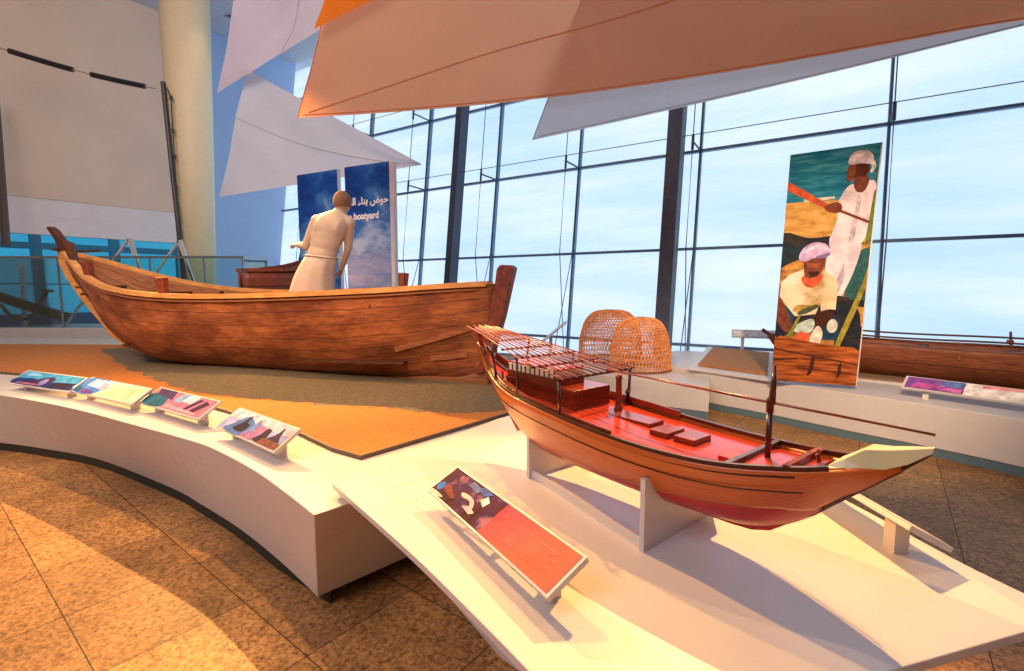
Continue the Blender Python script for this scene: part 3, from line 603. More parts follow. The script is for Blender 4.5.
elR = SP(348, 249, .1); wrR = SP(342, 268, .22)
limb(bm, shR, elR, .066, .050); limb(bm, elR, wrR, .048, .033); hand(bm, wrR, wrR - elR, Vector((-.8, .4, 0)), 1.1, .8)
kn = [SP(305, 312, .1), SP(328, 312, .05)]; ft = [SP(306, 362, .02), SP(334, 362, 0)]
for k, sg in ((0, -1), (1, 1)):
    hp = hip + LR * .09 * sg; limb(bm, hp, kn[k], .10, .068); limb(bm, kn[k], ft[k] + Vector((0, 0, .08)), .068, .042)
    ell(bm, ft[k] + Vector((0, .07, .04)), (.048, .13, .04))
body = obj('body', bm, PLASTER, stt, True)
md = body.modifiers.new('skin', 'REMESH'); md.mode = 'VOXEL'; md.voxel_size = .0085; md.use_smooth_shade = True
md = body.modifiers.new('smooth', 'SMOOTH'); md.iterations = 22; md.factor = .7
# short hair cap
bm = bmesh.new(); bmesh.ops.create_uvsphere(bm, u_segments=40, v_segments=28, radius=1)
for v in list(bm.verts):
    if v.co.z < -.62 or (v.co.y > .55 and v.co.z < .42): bm.verts.remove(v)
for v in bm.verts: f = 1 + .025 * noise.noise(v.co * 9); v.co = Vector((v.co.x * .107 * f, v.co.y * .127 * f, v.co.z * .132 * f)) + headc + Vector((0, -.004, .008))
hr = obj('hair', bm, plain('short_brown_hair', srgb(128, 98, 76), .9, var=.2, scale=40, bump=.6), stt, True)
md = hr.modifiers.new('t', 'SOLIDIFY'); md.thickness = .014; md.offset = -1
# wrap skirt
bm = bmesh.new(); rings = []
ctr = [(SP(322, 257), .192, .14), (SP(317, 268), .215, .175), (SP(314, 280), .245, .19), (SP(313, 292), .275, .20), (SP(313, 306), .30, .21), (SP(314, 322), .31, .22)]
for c, a_, b_ in ctr:
    rr = []
    for k in range(40):
        th = 2 * math.pi * k / 40; fo = 1 + .035 * math.sin(th * 9 + c.z * 3) * (a_ / .3)
        rr.append(bm.verts.new(c + Vector((math.cos(th) * a_ * fo, math.sin(th) * b_ * fo, 0)) + Vector((0, 0, LR.z * math.cos(th) * .12))))
    rings.append(rr)
for a_, b_ in zip(rings, rings[1:]):
    for k in range(40): bm.faces.new((a_[k], a_[(k + 1) % 40], b_[(k + 1) % 40], b_[k]))
sk = obj('waist_wrap', bm, PLASTER, stt, True); md = sk.modifiers.new('t', 'SOLIDIFY'); md.thickness = .015; md = sk.modifiers.new('s', 'SUBSURF'); md.levels = 1; md.render_levels = 1
bm = bmesh.new(); pts = [ctr[0][0] + Vector((math.cos(k / 24 * 2 * math.pi) * .192, math.sin(k / 24 * 2 * math.pi) * .14, LR.z * math.cos(k / 24 * 2 * math.pi) * .12)) for k in range(25)]
tube(bm, pts, .012, 8); obj('rolled_waistband', bm, PLASTER, sk, True)

# ------------------------------------------------------------------ poster picture helper
def smooth_poly(pts):
    return v2(catmull([(*p, 0) for p in pts], 3, True)) if 5 <= len(pts) <= 9 else pts
def poster(name, P0, ux, uy, nrm, shapes, parent, lift=.0008):
    """flat printed picture: polygons in 0..1 coordinates of the board, stacked in hair-thin layers; one mesh"""
    vs, fs, mi, mats = [], [], [], []
    for k, (col, pts) in enumerate(shapes):
        m_ = flat(col) if not isinstance(col, bpy.types.Material) else col
        if m_ not in mats: mats.append(m_)
        b0 = len(vs); z = lift * (1 + k * .35)
        for u, v in smooth_poly(pts): vs.append(P0 + ux * min(max(u, 0), 1) + uy * min(max(v, 0), 1) + nrm * z)
        fs.append(list(range(b0, len(vs)))); mi.append(mats.index(m_))
    return pydata(name, vs, fs, mats, parent, mi=mi)
def blob(cx, cy, rx, ry, n=14, rot=0, jit=0, seed=0):
    rnd = random.Random(seed); out = []
    for k in range(n):
        a = 2 * math.pi * k / n; f = 1 + jit * rnd.uniform(-1, 1); x, y = math.cos(a) * rx * f, math.sin(a) * ry * f
        out.append((cx + x * math.cos(rot) - y * math.sin(rot), cy + x * math.sin(rot) + y * math.cos(rot)))
    return out
def printed(name, cols, scale, seed, stretch=(1, 1, 1)):
    m, t, b = base(name, cols[0], .75, 0, .15); L = t.links
    tc = t.nodes.new('ShaderNodeTexCoord'); mp = t.nodes.new('ShaderNodeMapping'); mp.inputs['Location'].default_value = (seed * 3.1, seed * 1.7, 0); mp.inputs['Scale'].default_value = stretch
    n = t.nodes.new('ShaderNodeTexNoise'); n.inputs['Scale'].default_value = scale; n.inputs['Detail'].default_value = 5; n.inputs['Roughness'].default_value = .6
    r = t.nodes.new('ShaderNodeValToRGB'); cr = r.color_ramp; k = len(cols)
    while len(cr.elements) < k: cr.elements.new(.5)
    for i, c in enumerate(cols): cr.elements[i].position = .32 + .36 * i / (k - 1); cr.elements[i].color = (*c, 1)
    L.new(tc.outputs['Object'], mp.inputs[0]); L.new(mp.outputs[0], n.inputs['Vector']); L.new(n.outputs['Fac'], r.inputs[0]); L.new(r.outputs[0], b.inputs['Base Color']); return m

# ------------------------------------------------------------------ label stands
def label_stand(c0, c1, z0, z1, depth, label, shapes, group='slanted information stands', posts=(.14, .86), flip=1, th=.022, name='label_stand', rest=.5):
    """c0 -> c1 = the low edge of the board (x, y); rises by z1-z0 over depth, to the left-hand normal * flip"""
    c0 = Vector((*c0, 0)); c1 = Vector((*c1, 0)); mid = (c0 + c1) / 2; root = empty(name, (mid.x, mid.y, rest)); tag(root, label, 'information stand', group)
    u = (c1 - c0); ln = u.length; u.normalize(); n = Vector((-u.y, u.x, 0)) * flip; up = (n * depth + Vector((0, 0, z1 - z0))); nr = u.cross(up).normalized() * 1
    if nr.z < 0: nr = -nr
    o = c0 - root.location + Vector((0, 0, z0)); X = u * ln
    bm = bmesh.new(); q = [o, o + X, o + X + up, o + up]; slab4(bm, *q, -nr, th); b_ = obj('board', bm, WHITE, root); md = b_.modifiers.new('bevel', 'BEVEL'); md.width = .003; md.segments = 2
    for f in posts:
        bm = bmesh.new(); p = o + X * f + up * .52 - nr * th
        bot = Vector((p.x, p.y, 0)); top = Vector((p.x, p.y, p.z + .004)); hw, hd = u * .028, n * .03
        vs = [bm.verts.new(bot + a * hw + c * hd) for a, c in ((-1, -1), (1, -1), (1, 1), (-1, 1))] + [bm.verts.new(top + a * hw + c * hd + Vector((0, 0, c * .05 * (z1 - z0) / depth))) for a, c in ((-1, -1), (1, -1), (1, 1), (-1, 1))]
        bm.faces.new(vs[:4][::-1]); bm.faces.new(vs[4:])
        for i in range(4): bm.faces.new((vs[i], vs[(i + 1) % 4], vs[(i + 1) % 4 + 4], vs[i + 4]))
        obj('post', bm, WHITE, root)
    poster('picture', o + nr * .001, X, up, nr, shapes, root)
    return root
FR = [(.02, .06), (.98, .06), (.98, .94), (.02, .94)]
c = srgb
S1 = [(c(60, 140, 190), FR), (c(28, 50, 110), [(.02, .06), (.98, .06), (.98, .3), (.75, .45), (.5, .35), (.3, .5), (.02, .4)]), (c(60, 40, 80), [(.25, .1), (.55, .15), (.62, .6), (.5, .7), (.35, .45)]), (c(40, 30, 60), [(.65, .1), (.95, .12), (.97, .5), (.7, .45)]), (c(120, 120, 190), blob(.5, .35, .05, .25)), (c(110, 170, 210), blob(.2, .75, .15, .12)), (c(150, 90, 130), blob(.3, .14, .2, .06))]
S2 = [(c(240, 214, 176), FR), (c(60, 120, 200), [(.02, .06), (.32, .06), (.42, .5), (.4, .94), (.02, .94)]), (c(150, 180, 225), [(.1, .5), (.4, .4), (.48, .94), (.12, .94)]), (c(90, 70, 140), [(.02, .06), (.35, .06), (.3, .25), (.1, .35)]), (c(210, 150, 190), blob(.36, .6, .06, .2)), (c(20, 80, 120), [(.02, .06), (.1, .06), (.12, .3), (.02, .4)])] + [(c(222, 190, 150), [(.55, .2 + .12 * k), (.92, .2 + .12 * k), (.92, .22 + .12 * k), (.55, .22 + .12 * k)]) for k in range(5)]
S3 = [(c(214, 110, 140), FR), (c(20, 90, 120), [(.02, .06), (.33, .06), (.35, .4), (.25, .8), (.02, .6)]), (c(60, 50, 100), [(.1, .6), (.4, .5), (.35, .94), (.05, .94)]), (c(40, 40, 90), [(.66, .2), (.72, .2), (.82, .8), (.76, .85)]), (c(50, 30, 70), [(.76, .2), (.84, .18), (.94, .7), (.86, .82)]), (c(120, 160, 210), [(.42, .5), (.56, .45), (.6, .9), (.48, .9)]), (c(230, 150, 180), [(.4, .1), (.9, .1), (.9, .2), (.4, .3)]), (c(190, 200, 225), [(.55, .55), (.7, .5), (.74, .9), (.6, .94)])]
S4 = [(c(150, 160, 215), FR), (c(205, 195, 215), [(.02, .55), (.98, .6), (.98, .94), (.02, .94)]), (c(70, 110, 180), [(.12, .06), (.45, .06), (.5, .5), (.3, .8), (.2, .4)]), (c(24, 22, 50), [(.24, .2), (.4, .18), (.42, .5), (.36, .55), (.33, .88), (.29, .5)]), (c(170, 120, 170), [(.42, .06), (.62, .06), (.7, .6), (.5, .7)]), (c(40, 30, 60), [(.62, .1), (.8, .1), (.76, .35), (.74, .6), (.68, .62), (.66, .35)]), (c(50, 36, 70), [(.78, .3), (.94, .3), (.9, .5), (.86, .85), (.83, .5)]), (c(120, 70, 60), [(.7, .06), (.98, .06), (.98, .28), (.74, .3)]), (c(100, 140, 205), blob(.5, .5, .03, .3))]
for a, b_, z1, lab, S in (((-5.50, 5.22), (-4.42, 4.76), .70, 'slanted white stand with a dark blue seascape picture, leftmost on the curved plinth', S1),
                       ((-4.43, 4.80), (-3.38, 4.23), .70, 'slanted white stand with small blue picture and cream text panel on the curved plinth', S2),
                       ((-3.37, 4.31), (-2.47, 3.74), .70, 'slanted white stand with a pink and teal picture on the curved plinth', S3),
                       ((-2.22, 3.55), (-1.50, 2.97), .70, 'slanted white stand with a lilac picture of dark figures nearest the plinth corner', S4)):
    label_stand(a, b_, .585, .70, .18, lab, S)
m, t, b0 = base('orange_pink_print', c(238, 130, 90), .75, 0, .15); tc = t.nodes.new('ShaderNodeTexCoord'); gr = t.nodes.new('ShaderNodeTexNoise'); gr.inputs['Scale'].default_value = 1.6
r = t.nodes.new('ShaderNodeValToRGB'); r.color_ramp.elements[0].position = .38; r.color_ramp.elements[1].position = .62; r.color_ramp.elements[0].color = (*c(200, 64, 92), 1); r.color_ramp.elements[1].color = (*c(214, 98, 80), 1)
t.links.new(tc.outputs['Object'], gr.inputs[0]); t.links.new(gr.outputs['Fac'], r.inputs[0]); t.links.new(r.outputs[0], b0.inputs['Base Color']); OPINK = m
DKP = printed('dark_boatyard_photo', [c(30, 14, 34), c(70, 26, 44), c(60, 34, 84), c(150, 100, 120)], 9, 1)
S5 = [(DKP, [(.012, .05), (.51, .05), (.51, .95), (.012, .95)]), (OPINK, [(.51, .05), (.985, .05), (.985, .95), (.51, .95)]), (c(30, 110, 200), blob(.055, .32, .03, .13)), (c(240, 200, 190), [(.012, .05), (.1, .05), (.14, .1), (.12, .14), (.012, .12)]),
      (c(220, 170, 170), [(.22, .5), (.25, .42), (.31, .45), (.35, .32), (.37, .34), (.33, .52), (.26, .55)]), (c(210, 180, 190), [(.3, .25), (.38, .2), (.4, .3), (.34, .36)]), (c(220, 200, 210), [(.36, .62), (.41, .52), (.42, .7), (.38, .8)]), (c(90, 110, 170), [(.2, .75), (.3, .7), (.32, .85), (.22, .9)]), (c(110, 40, 50), [(.08, .3), (.2, .2), (.22, .28), (.1, .5)]), (c(60, 90, 170), [(.29, .8), (.36, .74), (.4, .9), (.3, .93)])]
for k in range(9): S5.append((c(226, 130, 120), [(.66 + .0 * k, .70 - .055 * k), (.92 - .02 * (k % 3), .70 - .055 * k), (.92 - .02 * (k % 3), .712 - .055 * k), (.66, .712 - .055 * k)]))
label_stand((-.405, 2.235), (.108, 1.42), .66, .745, .165, 'large slanted stand with dark picture and orange pink panel before the model dhow', S5, rest=.57, posts=(.12, .88))
label_stand((1.62, 2.62), (1.645, 1.72), .655, .745, .17, 'slanted white stand seen from behind at the far edge of the model table', [(c(235, 225, 215), FR)], rest=.57, flip=-1, posts=(.12, .84))
S6 = [(c(238, 228, 226), FR), (c(120, 70, 150), [(.02, .06), (.40, .06), (.40, .94), (.02, .94)]), (c(90, 110, 170), [(.22, .5), (.40, .5), (.40, .94), (.26, .94)]), (c(170, 80, 150), [(.05, .1), (.2, .15), (.3, .5), (.1, .6)]), (c(200, 110, 170), [(.25, .15), (.39, .1), (.39, .4), (.3, .4)]), (c(236, 150, 150), [(.5, .7), (.98, .8), (.98, .94), (.5, .94)])]
label_stand((4.55, 5.60), (5.32, 4.50), .46, .58, .16, 'slanted white stand with a purple picture beside the dugout canoe', S6, group=None, posts=(.16, .82), rest=.348)
label_stand((5.17, 9.0), (4.26, 9.37), .67, .80, .2, 'pale slanted stand seen from behind near the window left of the fishermen banner', [(c(235, 225, 215), FR)], group=None, flip=-1, posts=(.2, .8), rest=.348)
label_stand((.36, 8.9), (.45, 9.6), .46, .98, .62, 'steeply tilted white board on one post behind the model dhow, left of the fish traps', [(c(235, 225, 215), FR)], group=None, flip=-1, posts=(.5,), rest=.257)

# ------------------------------------------------------------------ the model dhow
md_ = unit2(.62, -.785); mn = (-md_[1], md_[0]); MA = (.6, 2.15)
if mn[1] < 0: mn = (-mn[0], -mn[1])
MF = (MA, md_, mn)
dh = empty('model_dhow', (MA[0], MA[1], .60)); tag(dh, 'polished red brown model dhow with open stern canopy on two white supports', 'model boat')
def mp_(s, off, z): return Vector((MA[0] + md_[0] * s + mn[0] * off, MA[1] + md_[1] * s + mn[1] * off, z)) - Vector(dh.location)
zkM = fz([(-1.30, 1.24), (-1.22, 1.09), (-1.09, .985), (-.97, .87), (-.844, .791), (-.70, .735), (-.56, .712), (.0, .71), (.45, .722), (.566, .741), (.706, .855), (.8, .95), (.907, 1.05), (.93, 1.07)], .1)
zsM = fz([(-1.30, 1.27), (-1.2, 1.17), (-1.1, 1.11), (-.9, 1.06), (-.7, 1.045), (-.5, 1.038), (-.3, 1.022), (-.1, 1.006), (.1, .995), (.3, .992), (.5, 1.0), (.7, 1.03), (.8, 1.052), (.93, 1.09)], .12)
bM = fz([(-1.30, .015), (-1.2, .04), (-1.1, .075), (-.9, .15), (-.7, .212), (-.5, .25), (-.3, .265), (-.1, .27), (.1, .266), (.3, .250), (.5, .212), (.7, .128), (.8, .078), (.9, .02), (.93, .012)], .12)
vM = fz([(-1.3, .9), (-.9, .55), (-.5, .3), (.3, .3), (.6, .6), (.93, 1)], .15)
zrM = fz([(-1.3, .72), (-.9, .77), (-.6, .78), (-.3, .778), (0, .795), (.3, .826), (.56, .860), (.7, .874), (.78, .95), (.93, 1.05)], .12)
def tcut(s):
    k, sh, v = zkM(s), zsM(s), vM(s); zr = zrM(s); lo, hi = 0, 1
    if zr <= k: return 0.0
    for _ in range(24):
        t = (lo + hi) / 2; z = k + (sh - k) * ((1 - v) * (1 - math.cos(t * math.pi / 2)) + v * t)
        if z < zr: lo = t
        else: hi = t
    return (lo + hi) / 2
BROWN = wood('varnished_brown', srgb(206, 104, 34), srgb(176, 80, 24), .3, planks=0, grain=(1.5, 20, 1), coat=.25, bump=.03)
REDP = plain('red_bottom_paint', srgb(184, 34, 26), .3, var=.12, scale=6)
DECK = plain('red_glossy_deck', srgb(158, 54, 38), .16, var=.06, scale=5)
MAHOG = wood('mahogany', srgb(140, 52, 26), srgb(98, 32, 16), .25, grain=(3, 3, 12), coord='Object', coat=.5, bump=.03)
DMAHOG = wood('dark_mahogany', srgb(74, 28, 18), srgb(46, 16, 10), .3, grain=(3, 3, 12), coord='Object', coat=.3, bump=.03)
BLK = plain('black_line_paint', (.02, .012, .01), .3)
sts = [-1.30 + 2.23 * i / 110 for i in range(111)]
V, FQ, U = hull(MF, sts, zkM, zsM, bM, vM, 10, t0=tcut)
h_ = pydata('upper_hull', rel(V, dh), FQ, BROWN, dh, True, U); mo = h_.modifiers.new('t', 'SOLIDIFY'); mo.thickness = .012; mo.offset = -1
ss = [s for s in sts if -.93 < s < .74]
V, FQ, U = hull(MF, ss, zkM, zsM, bM, vM, 10, t1=tcut)
h_ = pydata('red_bottom', rel(V, dh), FQ, REDP, dh, True, U); mo = h_.modifiers.new('t', 'SOLIDIFY'); mo.thickness = .01; mo.offset = -1
plate('keel', [(-.58, .695), (-.58, .73), (.36, .735), (.36, .700)], .022, REDP, dh, mp_, .003)
plate('deadwood', [(.60, .80), (.72, .860), (.90, 1.043), (.985, 1.13), (.93, 1.085), (.84, 1.04), (.70, .95), (.60, .88)], .020, BROWN, dh, mp_, .002)
plate('stem', [(.66, .815), (.70, .862), (.88, 1.042), (.93, 1.083), (.985, 1.140), (1.0, 1.138), (.91, 1.044), (.706, .846)], .030, DMAHOG, dh, mp_, .003)
plate('fore_foot', [(.30, .700), (.42, .704), (.50, .712), (.566, .735), (.64, .795), (.706, .850), (.72, .863), (.66, .862), (.55, .82), (.42, .77), (.30, .74)], .026, REDP, dh, mp_, .003)
plate('sternpost', [(-.90, .76), (-1.10, .975), (-1.23, 1.08), (-1.32, 1.24), (-1.345, 1.345), (-1.31, 1.345), (-1.27, 1.22), (-1.19, 1.11), (-1.06, 1.0), (-.88, .80)], .03, MAHOG, dh, mp_, .003)
# cream stem head: flaring solid block
bm = bmesh.new(); sec = [(.755, 1.046, 1.05, .095), (.80, 1.054, 1.085, .072), (.845, 1.062, 1.122, .055), (.90, 1.072, 1.132, .04), (.95, 1.10, 1.146, .03), (1.002, 1.145, 1.16, .012)]
rg_ = [[bm.verts.new(mp_(s, o, z)) for o, z in ((-hw, zl), (hw, zl), (hw * .8, zu), (-hw * .8, zu))] for s, zl, zu, hw in sec]
for a_, b_ in zip(rg_, rg_[1:]):
    for k in range(4): bm.faces.new((a_[k], a_[(k + 1) % 4], b_[(k + 1) % 4], b_[k]))
bm.faces.new(rg_[0][::-1]); bm.faces.new(rg_[-1]); o = obj('stem_head', bm, plain('cream_paint', srgb(214, 206, 158), .3, var=.04), dh, False); mo = o.modifiers.new('b', 'BEVEL'); mo.width = .003
for sd in (-1, 1):
    bm = bmesh.new(); strip(bm, [mp_(s, sd * bM(s), zsM(s) + .006) for s in sts[2:-8]], .016, .014); obj('cap_rail', bm, DMAHOG, dh)
    bm = bmesh.new(); strip(bm, [mp_(s, sd * (bM(s) + .003), zsM(s) - .022) for s in sts[2:-12]], .008, .007); obj('rubbing_strake', bm, BLK, dh)
    bm = bmesh.new(); strip(bm, [mp_(s, sd * (bM(s) * .955 + .006), zsM(s) - .075) for s in sts[4:100]], .004, .004); obj('rubbing_strake', bm, BLK, dh)
    bm = bmesh.new(); pts = [mp_(s, sd * (bM(s) - .012), zsM(s) + .012 + .022 * min(1, max(0, (-.55 - s) / .2))) for s in sts[6:66]]
    strip(bm, pts, .008, .03); obj('stern_bulwark', bm, MAHOG, dh)
# deck
zd = lambda s: zsM(s) - .022
vs, fs = [], []; ds = sts[4:-10]
for s in ds:
    for j in range(7): q = -1 + j / 3; vs.append(mp_(s, q * (bM(s) - .006), zd(s) + .012 * (1 - q * q)))
for i in range(len(ds) - 1):
    for j in range(6): a_ = i * 7 + j; fs.append((a_, a_ + 1, a_ + 8, a_ + 7))
o = pydata('deck', vs, fs, DECK, dh, True); mo = o.modifiers.new('t', 'SOLIDIFY'); mo.thickness = .006; mo.offset = -1
def mbox(name, s0, s1, o0, o1, z0, z1, mat, parent=None, bev=.003):
    bm = bmesh.new(); q = [mp_(s, o, 0) for s, o in ((s0, o0), (s1, o0), (s1, o1), (s0, o1))]
    lo = [bm.verts.new(p + Vector((0, 0, z0))) for p in q]; hi = [bm.verts.new(p + Vector((0, 0, z1))) for p in q]
    bm.faces.new(lo[::-1]); bm.faces.new(hi)
    for i in range(4): bm.faces.new((lo[i], lo[(i + 1) % 4], hi[(i + 1) % 4], hi[i]))
    o = obj(name, bm, mat, parent or dh); mo = o.modifiers.new('b', 'BEVEL'); mo.width = bev; mo.segments = 2; return o
cab = mbox('cabin', -.88, -.33, -.115, .15, .99, 1.115, MAHOG)
rail = mbox('slatted_rail', -.86, -.47, -.118, .10, 1.155, 1.195, plain('cream_slats', srgb(226, 214, 190), .5), cab)
mbox('upper_cabin', -.87, -.46, -.112, .094, 1.10, 1.156, MAHOG, cab); mbox('cabin_roof', -.865, -.465, -.112, .094, 1.195, 1.203, DECK, cab)
bm = bmesh.new()
for k in range(11): s = -.85 + .038 * k; strip(bm, [mp_(s, -.1195, 1.157), mp_(s, -.1195, 1.194)], .008, .004, side=(md_[0], md_[1], 0))
obj('baluster', bm, DMAHOG, rail)
for s0, s1, o0, o1 in ((-.25, .03, -.005, .105), (.075, .165, -.07, .06), (.19, .285, -.065, .065)):
    mbox('deck_hatch', s0, s1, o0, o1, .97, 1.012 if s0 > 0 else 1.012, MAHOG)
bm = bmesh.new(); strip(bm, [mp_(.49, -.20, 1.0), mp_(.49, .215, 1.0)], .02, .028); obj('cross_beam', bm, DMAHOG, dh)
bm = bmesh.new(); strip(bm, [mp_(.66, -.145, 1.03), mp_(.66, .145, 1.03)], .018, .022); tube(bm, [mp_(.70, .02, 1.02), mp_(.70, .02, 1.07)], .006, 8); tube(bm, [mp_(.70, -.012, 1.055), mp_(.70, .05, 1.062)], .004, 6); obj('bow_bitts', bm, MAHOG, dh)
mbox('mast_chock', .42, .47, -.13, .0, .985, 1.005, REDP)
# mast: lower post, thicker lap, pointed head
bm = bmesh.new(); tube(bm, [mp_(.54, 0, .975), mp_(.54, 0, 1.19)], .0105, 12); tube(bm, [mp_(.54, 0, 1.17), mp_(.54, 0, 1.215), mp_(.54, 0, 1.225)], [.013, .013, .010], 12)
tube(bm, [mp_(.545, 0, 1.2), mp_(.548, 0, 1.27), mp_(.55, 0, 1.345)], [.012, .010, .004], 12); obj('mast', bm, DMAHOG, dh, True)
bm = bmesh.new(); tube(bm, [mp_(-.27, .05, 1.215), mp_(.37, .02, 1.205), mp_(1.0, -.0, 1.197)], [.0045, .0055, .004], 8); obj('spar', bm, MAHOG, dh, True)
bm = bmesh.new(); tube(bm, [mp_(-.22, .085, .99), mp_(-.22, .085, 1.02), mp_(-.22, .085, 1.03), mp_(-.22, .085, 1.165), mp_(-.22, .085, 1.17), mp_(-.22, .085, 1.19)], [.021, .021, .016, .014, .018, .016], 14); obj('capstan_post', bm, MAHOG, dh, True)
# canopy lattice
cw = lambda s: lerp([(-1.32, .085), (-1.1, .12), (-.9, .165), (-.6, .222), (-.28, .262)], s)
cz = lambda s: lerp([(-1.32, 1.372), (-1.1, 1.335), (-.9, 1.298), (-.6, 1.245), (-.28, 1.200)], s)
can = empty('canopy', (0, 0, 0)); can.parent = dh
for k in range(12):
    q = -1 + 2 * k / 11; bm = bmesh.new(); s0 = -1.30 + .05 * abs(q) if k % 3 else -1.33
    tube(bm, [mp_(s, q * cw(s), cz(s)) for s in (s0, -1.1, -.9, -.6, -.26)], .0036, 6); obj('canopy_pole', bm, MAHOG if k % 2 else plain('pinkish_varnish', srgb(170, 96, 84), .3), can, True)
for s in (-.29, -.5, -.66, -.82, -.98, -1.14):
    bm = bmesh.new(); strip(bm, [mp_(s, -cw(s) - .01, cz(s) - .008), mp_(s, cw(s) + .01, cz(s) - .008)], .012, .01); obj('canopy_crossbar', bm, DMAHOG, can)
for s, sd in ((-.29, -1), (-.29, 1), (-.66, -1), (-.66, 1), (-.98, -1), (-.98, 1)):
    bm = bmesh.new(); tube(bm, [mp_(s, sd * (bM(s) - .014), zd(s)), mp_(s, sd * cw(s), cz(s) - .01)], .0075, 8)
    if s == -.29 and sd == 1: tube(bm, [mp_(s, sd * (bM(s) - .02), zd(s)), mp_(s, sd * (bM(s) - .02), zd(s) + .07), mp_(s, sd * cw(s), zd(s) + .1)], [.03, .016, .008], 8)
    obj('canopy_post', bm, DMAHOG, can, True)
for s, sd, hh in ((-.78, -1, .06), (-1.06, 1, .05), (-.86, -1, .085)):
    bm = bmesh.new(); tube(bm, [mp_(s, sd * (bM(s) - .02), zd(s)), mp_(s - .02, sd * (bM(s) - .02), zsM(s) + hh)], .007, 6); obj('bollard', bm, MAHOG, dh)

# white supports under the model
sup = empty('model_support', (.55, 2.3, .57)); tag(sup, 'white support of two upright boards joined by a rail under the model dhow', 'support')
def sbox(name, p0, p1, z0, z1, th):
    bm = bmesh.new(); p0, p1 = Vector((*p0, 0)) - Vector((.55, 2.3, 0)), Vector((*p1, 0)) - Vector((.55, 2.3, 0)); d = (p1 - p0).normalized(); n = Vector((-d.y, d.x, 0)) * th / 2
    lo = [bm.verts.new(p + Vector((0, 0, z0))) for p in (p0 - n, p1 - n, p1 + n, p0 + n)]; hi = [bm.verts.new(p + Vector((0, 0, z1))) for p in (p0 - n, p1 - n, p1 + n, p0 + n)]
    bm.faces.new(lo[::-1]); bm.faces.new(hi)
    for i in range(4): bm.faces.new((lo[i], lo[(i + 1) % 4], hi[(i + 1) % 4], hi[i]))
    return obj(name, bm, WHITE, sup)
def upright(p0, p1, smid, cut):
    # board with a notch shaped to the hull: profile along width
    P0, P1 = Vector((*p0, 0)), Vector((*p1, 0)); d = (P1 - P0).normalized(); n = Vector((-d.y, d.x, 0)) * .011; N = 24; bm = bmesh.new(); top = []; L_ = (P1 - P0).length
    fr, bk = [], []
    for k in range(N + 1):
        p = P0 + d * L_ * k / N; v = Vector((p.x - MA[0], p.y - MA[1])); s = v.dot(Vector(md_)); o = abs(v.dot(Vector(mn)))
        z = zkM(s); b_ = bM(s); vv = vM(s)
        # height of hull at this offset
        zz = zsM(s) if o >= b_ else None
        if zz is None:
            lo_, hi_ = 0, 1
            for _ in range(20):
                t = (lo_ + hi_) / 2; yy = b_ * ((1 - vv) * math.sin(t * math.pi / 2) ** .8 + vv * t)
                if yy < o: lo_ = t
                else: hi_ = t
            zz = zkM(s) + (zsM(s) - zkM(s)) * ((1 - vv) * (1 - math.cos(lo_ * math.pi / 2)) + vv * lo_)
        top.append(min(zz - .004, cut) - .57)
        q = p - Vector((.55, 2.3, 0)); fr.append(q - n); bk.append(q + n)
    for k in range(N):
        a = [bm.verts.new(x) for x in (fr[k], fr[k + 1], fr[k + 1] + Vector((0, 0, top[k + 1])), fr[k] + Vector((0, 0, top[k])))]
        b_ = [bm.verts.new(x) for x in (bk[k], bk[k + 1], bk[k + 1] + Vector((0, 0, top[k + 1])), bk[k] + Vector((0, 0, top[k])))]
        bm.faces.new(a); bm.faces.new(b_[::-1]); bm.faces.new((a[3], a[2], b_[2], b_[3]))
        if k == 0: bm.faces.new((a[0], a[3], b_[3], b_[0]))
        if k == N - 1: bm.faces.new((a[1], b_[1], b_[2], a[2]))
    bmesh.ops.remove_doubles(bm, verts=bm.verts, dist=1e-5); return obj('upright_board', bm, WHITE, sup)
upright((.515, 1.845), (.93, 2.19), .3, .87)
upright((.087, 2.60), (.47, 2.90), -.6, .85)
sbox('joining_rail', (.11, 2.625), (.53, 1.86), 0.0, .045, .02)

# ------------------------------------------------------------------ fish traps (woven wire domes)
WICK = plain('wicker', srgb(226, 150, 92), .7, var=.2, scale=12)
def fish_trap(cx, cy, rx, ry, rz, hgt, z0, label, seed):
    root = empty('fish_trap', (cx, cy, z0), rz); tag(root, label, 'fish trap', 'woven domed fish traps')
    bm = bmesh.new(); rnd = random.Random(seed); nu, nv = 58, 19
    def P_(a, e):
        ce = math.cos(e) ** .55; x = rx * ce * math.cos(a); y = ry * ce * math.sin(a); z = hgt * math.sin(e) ** .8
        return Vector((x, y, z + .02)) * (1 + .01 * rnd.uniform(-1, 1))
    for i in range(nu):      # two families of slanting strands
        for sg in (-1, 1):
            pts = [P_(2 * math.pi * i / nu + sg * e * .55, e) for e in np.linspace(0, math.pi / 2 * .97, 12)]
            tube(bm, pts, .0065, 4, False)
    for j in range(nv):
        e = math.pi / 2 * (j / nv) ** 1.0; pts = [P_(2 * math.pi * k / 40, e) for k in range(41)]; tube(bm, pts, .0065, 4, False)
    obj('woven_dome', bm, WICK, root)
    bm = bmesh.new(); tube(bm, [Vector((rx * math.cos(2 * math.pi * k / 40), ry * math.sin(2 * math.pi * k / 40), .02)) for k in range(41)], .018, 6)
    obj('base_hoop', bm, plain('dark_hoop', srgb(120, 76, 52), .7), root)
fish_trap(1.86, 9.14, .60, .5, .2, .92, .257, 'woven domed fish trap, the left one of the pair on the low plinth', 1)
fish_trap(2.12, 7.98, .50, .42, .1, .85, .257, 'woven domed fish trap, the right one of the pair beside the dark slanted post', 2)

